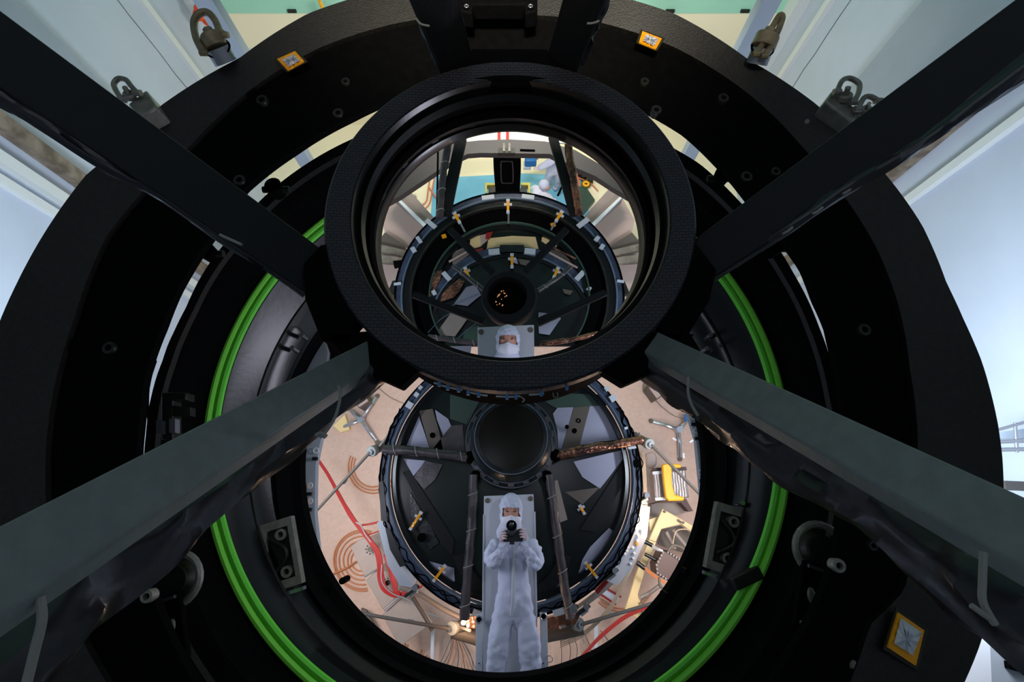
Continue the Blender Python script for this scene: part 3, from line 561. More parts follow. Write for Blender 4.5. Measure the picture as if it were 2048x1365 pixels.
# hub
hb = ell(1022, 795, 975, 93, DA - .12); ht = ell(1022, 803, 948, 74, DA - .3); hl = ell(1022, 808, 940, 64, DA - .3)
hubt = thing('mirror_hub', (hb[0], hb[1], CAMZ - DA), 'round dark hub with brown black lens at the centre of the lower mirror', 'hub')
MB().loft([loop(hb, n=96, dz=-.14), loop(hb, n=96), loop(hb, n=96, grow=-.06, dz=.02), loop(hb, n=96, grow=-.065, dz=.09)]).build('lower_tier', 'hub', hubt)
MB().loft([loop(hb, n=96, grow=-.065, dz=.09), loop(ht, n=96, grow=.02, dz=-.05), loop(ht, n=96), loop(hl, n=96, dz=.01), loop(hl, n=96, dz=-.04)]).build('upper_tier', 'hub', hubt)
MB().prism(list(loop(hl, n=96, dz=-.03)), (0, 0, -.03)).build('lens', 'lens', hubt)
for gr, c_, dz_ in ((.0, ht, .004), (-.055, hb, .022), (-.005, hb, .004)):
    MB().tube([v + Vector((0, 0, dz_)) for v in loop(c_, n=96, grow=gr)], .006, 6, True).build('silver_bead', 'stitch', hubt)
for a in range(0, 360, 20):
    q = Vector((hb[0] + (hb[2] - .035) * math.sin(R_(a)), hb[1] + (hb[2] - .035) * math.cos(R_(a)), CAMZ - hb[3] + .02)); MB().box(q, (.07, .035, .03), Matrix.Rotation(R_(-a), 3, 'Z')).build('pad', 'mfilm' if a % 40 else 'hub', hubt)
# wrapped arms over the mirror
def arm(pts, d, r, m, lab, ties=0, k=8):
    t = thing('wrapped_arm', at(*pts[0], d), lab, 'strut'); C = pxs(pts, d, k)
    MB().tube(C, r * mpp(pts[0][1], d), 12, jit=.35).build('film_sleeve', m, t, ang=60)
    for i in range(ties):
        u = (i + .7) / (ties + .2) * (len(C) - 1); j = min(int(u), len(C) - 2); p = C[j].lerp(C[j + 1], u - j); tv = (C[j + 1] - C[j]).normalized(); x = tv.cross(Vector((0, 0, 1))).normalized(); y = x.cross(tv); rr = r * mpp(pts[0][1], d) * 1.08
        MB().tube([p + (x * math.cos(a) + y * math.sin(a)) * rr + tv * .02 * math.cos(a) for a in (q * math.pi / 8 for q in range(16))], .006, 5, True).build('cord_tie', 'tie', t)
    return t
arm([(766, 899), (820, 902), (880, 908), (940, 915)], DA - .12, 9, 'mfilm', 'dark film wrapped arm at nine o\'clock of the lower mirror', 4)
arm([(1285, 880), (1240, 888), (1180, 897), (1112, 912)], DA - .12, 9, 'copper', 'copper film wrapped arm on the right of the lower mirror', 0)
arm([(947, 950), (944, 1040), (936, 1140), (928, 1240)], DA - .15, 8.5, 'mfilm', 'dark wrapped arm left of the person holding the camera', 4)
arm([(1098, 950), (1112, 1050), (1126, 1150), (1140, 1238)], DA - .15, 8.5, 'mfilm', 'dark wrapped arm right of the person holding the camera', 4)
for q, s in (((940, 915), 1), ((1112, 912), 1), ((950, 955), 1), ((1095, 955), 1)):
    MB().ball(at(*q, DA - .14), .06, 2, (1, 1.3, .6)).build('arm_boot', 'deep', hubt)
# rim furniture
def wplate(x, y, rot, w_, h_, par, d, m='white'):
    b = at(x, y, d); s = mpp(y, d); MB().box(b, (w_ * s, h_ * s, .02), Matrix.Rotation(R_(rot), 3, 'Z')).build('white_pad', m, par)
for x, y, r, a, b in ((856, 757, -38, 17, 10), (833, 790, -35, 9, 9), (819, 811, -30, 13, 13), (841, 776, -38, 7, 8), (1193, 752, 38, 16, 9), (1214, 778, 32, 9, 9), (1226, 797, 30, 13, 13), (1252, 857, 20, 7, 5), (780, 896, -5, 22, 5), (780, 908, -5, 24, 4), (1262, 882, 8, 16, 4), (1264, 896, 8, 16, 5), (955, 1228, -20, 20, 12), (1118, 1225, 15, 24, 12)):
    wplate(x, y, r, a, b, asm, DA - .03)
rng = random.Random(3)
for w_i, (off, amp) in enumerate(((.045, .028), (.095, .03), (.07, .045))):     # black cable lines meandering round the rim
    L_ = []
    for i in range(240):
        a = R_(60 + i * 1.0); r_ = am[2] + off + amp * noise.noise(Vector((i * .21, w_i * 9.1, 0))) * 1.6
        p0 = Vector((am[0] + r_ * math.sin(a), am[1] + r_ * math.cos(a), CAMZ - DA + .012))
        if below_cell(p0): L_.append(p0)
    MB().tube(L_, .0065, 5).build('rim_wire', 'deep', asm)
def clampg(x, y, rot, L, par, d, seg='gold_clamp'):
    b = at(x, y, d); s = mpp(y, d); Rm = Matrix.Rotation(R_(rot), 3, 'Z')
    o = MB().box(b, (5 * s, L * s, .03), Rm).build(seg, 'kapton', par, label='gold faced clamp')
    MB().box(b + Rm @ Vector((0, L * .5 * s, .0)), (7 * s, 5 * s, .04), Rm).build('white_end', 'white', o)
    MB().box(b + Rm @ Vector((0, -L * .5 * s, .0)), (6 * s, 5 * s, .04), Rm).build('white_end', 'white', o)
    MB().box(b + Rm @ Vector((0, L * .2 * s, -.012)), (16 * s, 5 * s, .02), Rm).build('cross_bar', 'white', o)
clampg(832, 1042, -32, 36, asm, DA - .02); clampg(879, 1147, -38, 34, asm, DA - .04); clampg(1182, 1140, 38, 34, asm, DA - .04); clampg(1164, 1020, 30, 16, asm, DA)
# black slotted strips on the left of the rim
for q, lab in (([(758, 965), (766, 962), (775, 1045), (762, 1042)], 'upper black slotted strip on the left of the mirror rim'), ([(770, 1055), (780, 1060), (812, 1132), (800, 1135), (780, 1100)], 'lower black slotted strip on the left of the mirror rim')):
    T('slotted_strip', 'cambody', q, DA - .02, lab, 'strip', .06)
# white blankets round the rim
bl = thing('white_blanket', at(780, 1100, DA + .1), 'white blanket panel round the lower left of the mirror rim', 'blanket')
P('sheet', 'white', [(754, 1046), (768, 1040), (785, 1085), (805, 1130), (835, 1150), (826, 1176), (800, 1172), (775, 1130)], DA + .1, .05, bl)
rng = random.Random(5)
bl2 = thing('white_blanket', at(1250, 1100, DA + .1), 'brightly lit white blanket with square pads at lower right of the mirror rim', 'blanket')
P('sheet', 'board', [(1280, 1010), (1300, 1015), (1294, 1075), (1262, 1140), (1235, 1172), (1208, 1160), (1250, 1100)], DA + .1, .05, bl2)
for x, y in ((1272, 1058), (1283, 1059), (1276, 1070), (1256, 1095), (1254, 1102), (1250, 1108), (1266, 1096), (1269, 1107), (1267, 1117), (1275, 1082), (1262, 1128)):
    wplate(x, y, 30, 4.5, 4.5, bl2, DA + .08, 'paper')
wplate(1273, 1088, 30, 4, 7, bl2, DA + .08, 'kapton')
# round discs with push rods
def rodset(dx, dy, r, p0, p1, lab, d=6.3, m='disc'):
    c = at(dx, dy, d); t = thing('push_rod', c, lab, 'rod'); a = at(*p0, d + .5); b = at(*p1, d - .2); ax = (at(*p0, d + .5) - c).normalized()
    av = (ax * .45 + Vector((0, 0, 1))).normalized()
    MB().cyl(c - av * .04, c + av * .03, r * mpp(dy, d), n=28).build('disc', m, t, bevel=.008); MB().cyl(c - av * .22 - ax * .08, c - av * .04, r * .85 * mpp(dy, d), n=24).build('hub', 'dplate', t)
    MB().cyl(c + av * .05, a, .02, n=10).build('rod', 'dplate', t); MB().cyl(c - av * .1, b, .016, n=8).build('inner_rod', 'plate', t)
    MB().cyl(c + av * .03, c + av * .06, .035, n=6).build('nut', 'bright', t)
    m_ = c.lerp(a, .35); MB().cyl(m_, m_ + (a - c).normalized() * .06, .028, n=10).build('coupling', 'bright', t)
rodset(745, 903, 11, (598, 1060), (780, 866), 'grey disc with push rod on the left of the lower mirror')
rodset(1297, 888, 11, (1432, 1022), (1278, 868), 'grey disc with push rod on the right of the lower mirror')
rodset(905, 1257, 13, (690, 1222), (940, 1262), 'grey disc with push rod at the lower left of the person', 6.3)
rodset(1156, 1249, 13, (1330, 1200), (1120, 1256), 'grey disc with push rod at the lower right of the person', 6.3)
# support ring beams under the rim
for pts, m, r, lab in (([(800, 1175), (840, 1190), (885, 1218), (925, 1238)], 'plate', 5, 'long grey tube under the lower left of the mirror rim'), ([(825, 1195), (850, 1235), (865, 1262)], 'dplate', 4, 'short dark brace under the lower left of the mirror rim'),
                       ([(1228, 1160), (1190, 1192), (1150, 1222), (1122, 1240)], 'plate', 6, 'long grey tube under the lower right of the mirror rim'), ([(905, 1262), (950, 1275), (965, 1282)], 'dplate', 14, 'thick dark beam left of the person\'s shins'), ([(1090, 1272), (1140, 1262), (1165, 1256)], 'dplate', 13, 'thick dark beam right of the person\'s shins')):
    tag(wire(pts, DA + .45, r, n=12).build('support_tube', m), lab, 'tube')
for pts, lab in (([(930, 1238), (950, 1232), (965, 1240), (965, 1262), (935, 1262)], 'crumpled copper film beside the left white rail'), ([(1090, 1238), (1130, 1228), (1160, 1232), (1150, 1250), (1095, 1262)], 'crumpled copper film beside the right white rail')):
    T('film_blanket', 'copper', pts, DA + .2, lab, 'film', .08)
for x, y, r, lab in ((1290, 1017, 5, 'bright glowing lamp at the right of the mirror rim'), (927, 1246, 5, 'bright glowing lamp at the foot of the left wrapped arm')):
    q = at(x, y, DA + .1); t = thing('work_lamp', q, lab, 'lamp'); MB().ball(q, r * mpp(y, DA), 2).build('bulb', 'hot', t); MB().cyl(q + Vector((0, .05, .0)), q + Vector((0, .1, -.02)), .03).build('socket', 'steel', t)
    lamp('work_lamp_light', 'POINT', q + Vector((.02 if x > 1000 else -.02, -.05, .12)), (0, 0, 0), 16, WARM, .05)
for x, y, lab in ((1222, 1150, 'bright metal clamp at the lower right end of the white blanket'), (826, 1184, 'bright metal clamp at the lower left end of the white blanket'), (1286, 1000, 'dark jointed clamp above the right glowing lamp'), (1142, 1222, 'bright clamp at the foot of the right wrapped arm'), (1166, 1222, 'white lugged plate above the lower right grey disc')):
    q = at(x, y, DA + .05); t = thing('rim_clamp', q, lab, 'clamp'); MB().box(q, (.1, .07, .08), Matrix.Rotation(R_(35), 3, 'Z')).build('jaw', 'bright', t, bevel=.01); MB().cyl(q + Vector((-.08, -.04, .04)), q + Vector((.07, .06, .05)), .018).build('screw', 'dsteel', t); MB().cyl(q + Vector((.03, .05, .02)), q + Vector((.03, .05, .09)), .03).build('knob', 'alu', t)

# --- things on the floor, seen in the round opening
DF2 = CAMZ
def tripod(c, feet, lab, clampm=None):
    b = at(*c, DF2); b.z = 0; t = thing('stand_base', b, lab, 'stand'); top = b + Vector((0, 0, .16))
    for f in feet:
        e = at(*f, DF2 - .03); m_ = top.lerp(e, .45) + Vector((0, 0, .08)); MB().tube(smooth([top, m_, e], 6), .045, 10).build('leg', 'bright', t)
        MB().ball(e + Vector((0, 0, .03)), .055, 2).build('foot', 'dplate', t)
    MB().cyl(top + Vector((0, 0, -.1)), top + Vector((0, 0, .12)), .07).build('hub', 'bright', t)
    if clampm: MB().cyl(at(*clampm, DF2 - .5), at(clampm[0] - 3, clampm[1] - 14, DF2 - .5), .07).build('blue_clamp', 'bluec', t)
tripod((727, 843), ((755, 793), (699, 819), (683, 857), (755, 885)), 'four legged chrome stand base on floor at left of the mirror')
tripod((1352, 862), ((1302, 843), (1375, 840), (1359, 919)), 'three legged chrome stand base on floor at right of the mirror', (1376, 843))
def fbox(pts, h, m, lab, name='equipment_box', cat='box', lid=None):
    t = thing(name, at(*pts[0], DF2 - h), lab, cat); P('body', m, pts, DF2 - h, h, t, bevel=.02)
    cx = sum(x for x, y in pts) / len(pts); cy = sum(y for x, y in pts) / len(pts)
    P('lid', lid or m, [(cx + (x - cx) * .86, cy + (y - cy) * .86) for x, y in pts], DF2 - h - .02, .03, t); return t
fbox([(708, 798), (729, 784), (738, 803), (717, 817)], .5, 'dplate', 'taupe box on floor beside the left chrome stand', lid='pinkw')
fbox([(1296, 775), (1304, 764), (1336, 784), (1314, 800)], .5, 'dplate', 'taupe box on floor under the right strut', lid='pinkw')
fbox([(682, 835), (690, 828), (700, 860), (680, 866), (665, 852)], .1, 'creamm', 'small cream bracket on floor beside the left chrome stand', 'floor_bracket', 'bracket')
for x, y, r, lab in ((1349, 879, -35, 'leftmost of three white paper tags on the floor'), (1383, 883, 30, 'rightmost of three white paper tags on the floor'), (1367, 912, 0, 'upright white paper tag below the right chrome stand')):
    b = at(x, y, DF2 - .02); s = mpp(y, DF2); tag(MB().box(b, ((9 if r else 4) * s, (4 if r else 10) * s, .02), Matrix.Rotation(R_(r), 3, 'Z')).build('paper_tag', 'paper'), lab, 'paper')
T('floor_plate', 'plate', [(700, 1094), (716, 1082), (763, 1065), (775, 1125), (729, 1154)], 10.9, 'grey square plate under red cable, topmost of three', 'plate', .04, .01)
T('floor_plate', 'plate', [(732, 1161), (757, 1138), (790, 1150), (812, 1178), (766, 1220)], 10.95, 'grey square plate, middle one of three', 'plate', .04, .01)
T('floor_plate', 'plate', [(764, 1230), (817, 1184), (866, 1245), (799, 1296)], 11.0, 'grey square plate nearest the bottom rim', 'plate', .04, .01)
tag(wire([(729, 1155), (757, 1138)], 10.9, 1.4).build('hinge', 'bright'), 'bright hinge between the top and middle grey plates', 'hinge')
tag(wire([(768, 1222), (812, 1183)], 10.9, 1.6).build('hinge', 'bright'), 'bright hinge between the middle and bottom grey plates', 'hinge')
for x, y, lab in ((741, 1099, 'round steel knob on the topmost grey plate'), (776, 1166, 'round steel knob inside the red cable coil')):
    q = at(x, y, 10.7); t = thing('studded_mount', q, lab, 'knob'); MB().cyl(q, q + Vector((0, 0, .05)), .05).build('cap', 'dsteel', t)
    for i in range(8): a = i * math.pi / 4; MB().ball(q + Vector((.085 * math.cos(a), .085 * math.sin(a), .02)), .022, 1).build('stud', 'bright', t)
rc = thing('red_cable_bundle', at(713, 1050, 10.4), 'thick bundle of red cables coiled at the lower left of the mirror', 'cable')
base_ = [(632, 915), (655, 948), (680, 995), (700, 1030), (716, 1052), (738, 1080), (755, 1105), (760, 1130), (761, 1155), (768, 1178), (785, 1190), (800, 1193), (815, 1180)]
rng = random.Random(11)
for k in range(6):
    o_ = k * 1.7 - 4; wire([(x + o_ * (.3 + .12 * min(i, 8)) + rng.uniform(-1, 1), y - o_ * .2) for i, (x, y) in enumerate(base_)], 10.5, 1.7).build('cable', 'red', rc)
for k in range(5): wire([(768 + k * 2, 1110 + k * 3), (776 + k * 2, 1135), (784 + k * 2, 1165), (790 + k, 1186 - k), (800, 1192 - k * 2)], 10.45, 2).build('cable', 'red', rc)
wire([(724, 1051), (740, 1049), (757, 1045)], 10.4, 2).build('cable', 'red', rc); wire([(733, 1072), (750, 1066), (762, 1062)], 10.4, 1.2).build('cable', 'red', rc); wire([(712, 1045), (722, 1052), (730, 1068), (742, 1085)], 10.3, 1.2).build('cable', 'alu', rc)
wire([(822, 1160), (822, 1172), (832, 1178), (845, 1172)], 10.4, 2.2).build('cable', 'red', rc)
tag(wire([(764, 1130), (764, 1165), (785, 1188), (815, 1200), (850, 1225), (880, 1236)], 10.2, 1.2).build('grey_cable', 'alu'), 'thin grey cable crossing the grey plates', 'cable')
def coil(cx, cy, rs, lab, a0=100, a1=300, asp=1.05):
    t = thing('coiled_cable', at(cx, cy, DF2 - .05), lab, 'cable')
    for i, r in enumerate(rs): MB().tube([at(cx + r * math.sin(R_(a)) + i * .6, cy - r * asp * math.cos(R_(a)), DF2 - .04) for a in range(a0, a1, 8)], .014, 6).build('turn', 'orange', t)
coil(722, 1122, (20, 28, 37, 46, 54, 58), 'coils of thin orange cable left of the grey plates', 170, 380)
coil(745, 935, (38, 44, 50), 'thin orange cable loops below the left grey disc', 120, 300); coil(835, 1300, (22, 28, 34), 'thin orange cable loops at the bottom, below grey plates', 120, 300)
coil(1243, 1155, (60, 66), 'thin orange cable loops at the bottom right of the floor', 120, 230)
for pts, lab in (([(655, 1153), (690, 1138), (712, 1124)], 'orange rod crossing the cable coils at left'), ([(838, 1328), (841, 1312), (844, 1300)], 'short orange rod at the bottom rim')):
    tag(wire(pts, DF2 - .1, 1.8).build('orange_rod', 'orange'), lab, 'rod')
# white rails with cable rings at both sides of the opening
def rail(pts, lab, rings):
    t = thing('side_rail', at(*pts[0], 3.95), lab, 'rail'); P('rail', 'board', pts, 3.95, .06, t, bevel=.004)
    for x, y in rings:
        q = at(x, y, 3.92); r = 5 * mpp(y, 3.92); MB().tube([q + Vector((r * math.sin(a), r * math.cos(a), 0)) for a in (i * math.pi / 10 for i in range(20))], .005, 6, True).build('ring', 'paper', t)
        MB().box(q + Vector((.0, -.06, 0)), (.035, .025, .03)).build('block', 'dsteel', t)
rail([(600, 870), (622, 860), (646, 862), (632, 930), (630, 1030), (640, 1130), (628, 1120), (600, 1010)], 'pale side rail on the left inside the opening', ((632, 902), (620, 972), (620, 1003), (634, 1132)))
rail([(1372, 815), (1394, 806), (1412, 850), (1424, 930), (1424, 1000), (1404, 1060), (1402, 980), (1392, 880)], 'pale side rail on the right inside the opening', ((1386, 834), (1393, 862), (1403, 946), (1410, 970)))
for y, lab in ((973, 'upper of two pink capped tube ends at left rim'), (1004, 'lower of two pink capped tube ends at left rim')):
    q = at(612, y, 3.88); tag(MB().cyl(q + Vector((-.04, 0, 0)), q + Vector((.03, 0, .02)), .02).build('tube_end', 'pinkw'), lab, 'tube')
# yellow framed ribbed box
yb = thing('ribbed_case', at(1340, 1000, 10.5), 'ribbed aluminium case in a yellow frame on the floor', 'case')
P('ribbed_lid', 'ribal', [(1305, 945), (1371, 940), (1379, 996), (1310, 1001)], 10.5, .3, yb, bevel=.02)
P('end_panel', 'brown', [(1308, 943), (1313, 936), (1372, 934), (1374, 941)], 10.6, .3, yb); P('end_panel', 'brown', [(1301, 1010), (1340, 999), (1372, 998), (1386, 1023), (1378, 1024), (1362, 1006), (1330, 1004)], 10.8, .3, yb)
P('front_panel', 'plate', [(1303, 1008), (1372, 1004), (1380, 1024), (1330, 1036), (1304, 1034)], 11.4, .3, yb)
P('yellow_frame', 'yellow', [(1325, 931), (1332, 928), (1362, 929), (1363, 936), (1344, 937), (1344, 965), (1350, 990), (1369, 995), (1368, 1002), (1338, 1003), (1332, 996), (1328, 965)], 10.2, .12, yb, bevel=.02, label='bright yellow C shaped frame')
for q in (((1305, 944), (1326, 942), (1326, 948), (1306, 950)), ((1310, 996), (1332, 995), (1332, 1001), (1311, 1002))): P('edge_strip', 'white', list(q), 10.45, .05, yb)
T('plastic_bag', 'pinkw', [(1293, 908), (1308, 902), (1316, 915), (1314, 932), (1302, 940), (1294, 928)], 11.2, 'crumpled pinkish plastic bag above the ribbed case', 'bag', .2, .05)
# cream frame with brown box
cfm = thing('cream_stand', at(1300, 1150, 10.9), 'cream painted angular steel stand at the lower right', 'stand')
P('upper_plate', 'creamm', [(1325, 1018), (1396, 1058), (1392, 1072), (1363, 1049), (1323, 1059), (1312, 1085), (1298, 1080)], 10.6, .08, cfm, bevel=.01)
P('leg_plate', 'creamm', [(1298, 1080), (1313, 1085), (1291, 1140), (1276, 1190), (1291, 1232), (1282, 1244), (1250, 1220), (1272, 1150)], 10.65, .08, cfm, bevel=.01)
P('cross_plate', 'creamm', [(1298, 1040), (1317, 1034), (1310, 1064), (1300, 1062)], 10.75, .06, cfm)
P('inner_panel', 'dplate', [(1325, 1062), (1362, 1052), (1392, 1074), (1386, 1110), (1340, 1100), (1316, 1090)], 11.2, .06, cfm)
for pts in ([(1332, 1064), (1350, 1098)], [(1345, 1060), (1382, 1105)], [(1281, 1196), (1300, 1186), (1322, 1170)]): wire(pts, 10.6, 4, n=12).build('brace_tube', 'plate', cfm)
wire([(1390, 1061), (1354, 1062), (1345, 1098)], 10.4, 1).build('wire', 'rope', cfm)
for x, y in ((1329, 1024), (1357, 1042), (1361, 1045), (1366, 1046), (1283, 1206), (1287, 1200), (1291, 1196), (1285, 1226)): q = at(x, y, 10.57); MB().cyl(q, q + Vector((0, 0, .02)), .025).build('bolt_hole', 'dplate', cfm)
bb = thing('bolted_box', at(1340, 1130, 10.1), 'brown square box with ring of pale bolts at the lower right', 'box')
bp = [(1324, 1102), (1335, 1102), (1372, 1126), (1348, 1168), (1330, 1160), (1312, 1148), (1310, 1130)]
P('housing', 'brown', bp, 10.1, .4, bb, bevel=.02)
for i in range(len(bp)):
    a, b = bp[i], bp[(i + 1) % len(bp)]; L = math.hypot(a[0] - b[0], a[1] - b[1]); n_ = max(1, int(L / 7))
    for j in range(n_):
        x = a[0] + (b[0] - a[0]) * j / n_; y = a[1] + (b[1] - a[1]) * j / n_; x += (1338 - x) * .09; y += (1133 - y) * .09; q = at(x, y, 10.08); MB().cyl(q, q + Vector((0, 0, .03)), .018, n=8).build('bolt', 'tie', bb)
for (a, b, r) in (((1290, 1109), (1314, 1122), 7), ((1288, 1083), (1305, 1092), 8), ((1274, 1126), (1290, 1138), 9)): MB().cyl(at(*a, 10.2), at(*b, 10.2), r * .5 * mpp(1100, 10.2)).build('black_cylinder', 'cambody', bb)
wire([(1336, 1102), (1346, 1092), (1362, 1095), (1380, 1108)], 10.0, 3, n=10).build('hose', 'dplate', bb); wire([(1318, 1155), (1320, 1172), (1330, 1180), (1340, 1184)], 10.0, 2.6, n=10).build('hose', 'dplate', bb)
for k in range(4): wire([(1304, 1090 + k * 2), (1315, 1096 + k * 2), (1326, 1101 + k)], 10.0, .8).build('pin_wire', 'bright', bb); wire([(1290, 1134 + k * 2), (1304, 1146 + k * 2), (1335, 1168 + k)], 10.0, .8).build('pin_wire', 'orange', bb)
rl = thing('red_step_frame', at(1220, 1195, 10.6), 'red edged white step frame on the floor at lower right', 'frame')
P('tread', 'board', [(1203, 1187), (1212, 1178), (1240, 1196), (1232, 1208)], 11.85, .1, rl)
for a, b in (((1201, 1190), (1232, 1210)), ((1212, 1177), (1242, 1195))): wire([a, b], 11.8, 1.8).build('edge', 'red', rl)
T('red_board', 'red', [(1190, 1182), (1214, 1156), (1220, 1162), (1196, 1190)], DA + .3, 'narrow red panel beside the lower right of the mirror rim', 'panel', .05)
t = thing('rope_bundle', at(1280, 1080, 10), 'pale ropes hanging in a curve at the right of mirror rim', 'rope')
for k in range(4): wire([(1283 + k * 2, 905), (1286 + k * 2, 960), (1292 + k, 1030), (1286 + k * 2, 1070), (1262 + k * 2, 1130), (1240 + k * 2, 1175), (1215 + k * 2, 1218 + k), (1170, 1262 + k * 3), (1120, 1284 + k * 4)], 6.6, .9).build('rope', 'rope', t)
t = thing('dark_red_cables', at(1200, 1300, 10), 'dark red cables sweeping to the lower right rim', 'cable')
for k in range(4): wire([(1080, 1372 + k * 2), (1150, 1325 + k), (1200, 1272 + k * 2), (1250, 1232 + k * 2), (1300, 1210 + k * 2), (1335, 1208 + k)], 10, 1.7).build('cable', 'dred', t); wire([(1110, 1355 + k * 2), (1160, 1318 + k), (1210, 1298 + k), (1255, 1278 + k * 2)], 10, 1.6).build('cable', 'red', t)
rng = random.Random(2)
t = thing('floor_wires', at(940, 1320, 11.5), 'spread of thin brown wires on the floor at the bottom left', 'wire')
for k in range(12): wire([(905 + k, 1268), (890 + k * 5 + rng.uniform(-8, 8), 1310), (862 + k * 9 + rng.uniform(-8, 8), 1352)], 11.8, .7).build('wire', rng.choice(['dplate', 'orange', 'mfilm']), t)
t = thing('floor_wires', at(1150, 1310, 11.5), 'spread of thin dark wires on the floor at the bottom right', 'wire')
for k in range(10): wire([(1105 + k * 12, 1262), (1108 + k * 14 + rng.uniform(-8, 8), 1300), (1098 + k * 16 + rng.uniform(-8, 8), 1352)], 11.8, .7).build('wire', rng.choice(['dplate', 'mfilm', 'rope']), t)
T('white_post', 'board', [(862, 1262), (868, 1262), (867, 1350), (860, 1350)], 11.5, 'narrow white post at the bottom left of the floor', 'post', .05)
T('white_post', 'board', [(1188, 1244), (1196, 1246), (1196, 1320), (1189, 1320)], 11.5, 'narrow white post at the bottom right of the floor', 'post', .05)
T('dark_bracket', 'dplate', [(722, 1218), (732, 1222), (752, 1260), (764, 1282), (720, 1250)], 11.6, 'dark bracket crossed by the lower left push rod', 'bracket', .1)
tag(wire([(1290, 760), (1288, 785), (1310, 800), (1325, 815), (1350, 833), (1372, 838)], 11.9, .6).build('floor_wire', 'dplate'), 'thin dark wire trailing across the floor to the right stand', 'wire')
tag(wire([(755, 775), (780, 795), (808, 808)], 11.97, .5).build('floor_seam', 'dplate'), 'thin seam line on the floor at upper left of mirror', 'seam')

# ------------------------------------------------------------------ plank and person with the camera
DP = 5.25
pl = thing('plank', at(1020, 1180, DP), 'long pale grey board under the person holding the camera', 'board')
P('board', 'board', [(968, 993), (1067, 989), (1074, 1200), (1076, 1430), (962, 1430), (966, 1200)], DP, .04, pl, bevel=.004)
for x, y in ((975, 1002), (1061, 998)):
    q = at(x, y, DP - .012); MB().cyl(q, q + Vector((0, 0, -.006)), 5 * mpp(y, DP), n=24).build('hole', 'dplate', pl)
P('edge_rail', 'white', [(1068, 1025), (1071, 1024), (1075, 1240), (1072, 1240)], DP - .01, .05, pl); P('edge_rail', 'white', [(966, 1030), (968, 1030), (967, 1240), (964, 1240)], DP - .01, .05, pl)
for pts, kx, ky, lab in (([(952, 1232), (966, 1230), (967, 1420), (950, 1420)], 958, 1240, 'white metal rail left of the person\'s legs'), ([(1080, 1228), (1094, 1228), (1099, 1420), (1083, 1420)], 1087, 1234, 'white metal rail right of the person\'s legs')):
    t = thing('plank_rail', at(*pts[0], DP), lab, 'rail'); P('rail', 'white', pts, DP, .06, t, bevel=.004)
    q = at(kx, ky, DP - .06); r = 6 * mpp(ky, DP); MB().tube([q + Vector((r * math.sin(a), r * math.cos(a), 0)) for a in (i * math.pi / 12 for i in range(24))], .007, 8, True).build('knob_ring', 'bright', t); MB().cyl(q + Vector((0, 0, -.03)), q, r * .85).build('knob', 'deep', t)
    for yy in (1328, 1346): q = at(kx, yy, DP - .012); MB().cyl(q, q + Vector((0, 0, -.004)), .006, n=8).build('screw', 'deep', t)
t = thing('d_ring', at(1100, 1318, DP), 'small steel D ring on the right white rail', 'ring'); wire([(1092, 1314), (1103, 1314), (1104, 1324), (1092, 1325)], DP - .02, .9, closed=True).build('loop', 'bright', t)

def skinmesh(name, m, nodes, edges, parent, sub=2, root=0, disp=0, dscale=.12):
    """nodes: (x, y, z, rx, ry) in world metres"""
    o0 = Vector((0, 0, 0)); p = parent
    while p is not None: o0 += p.location; p = p.parent
    me = bpy.data.meshes.new(name); me.from_pydata([Vector(n[:3]) - o0 for n in nodes], edges, [])
    o = bpy.data.objects.new(name, me); COL.objects.link(o); o.parent = parent
    sk = o.modifiers.new('skin', 'SKIN'); sk.use_smooth_shade = True; sk.branch_smoothing = .6
    lay = me.skin_vertices[0].data if me.skin_vertices else None
    if lay is None:
        b = bmesh.new(); b.from_mesh(me); b.verts.layers.skin.verify(); b.to_mesh(me); b.free(); lay = me.skin_vertices[0].data
    for i, n in enumerate(nodes): lay[i].radius = (n[3], n[4]); lay[i].use_root = (i == root)
    ss = o.modifiers.new('sub', 'SUBSURF'); ss.levels = sub; ss.render_levels = sub
    if disp:
        tx = bpy.data.textures.new(name, 'CLOUDS'); tx.noise_scale = dscale; dm = o.modifiers.new('folds', 'DISPLACE'); dm.texture = tx; dm.strength = disp; dm.mid_level = .5
    me.materials.append(M[m]); return o
def N(x, y, d, rx, ry=None):
    p = at(x, y, d); s = mpp(y, d); return (p.x, p.y, p.z, rx * s, (ry if ry is not None else rx) * s)

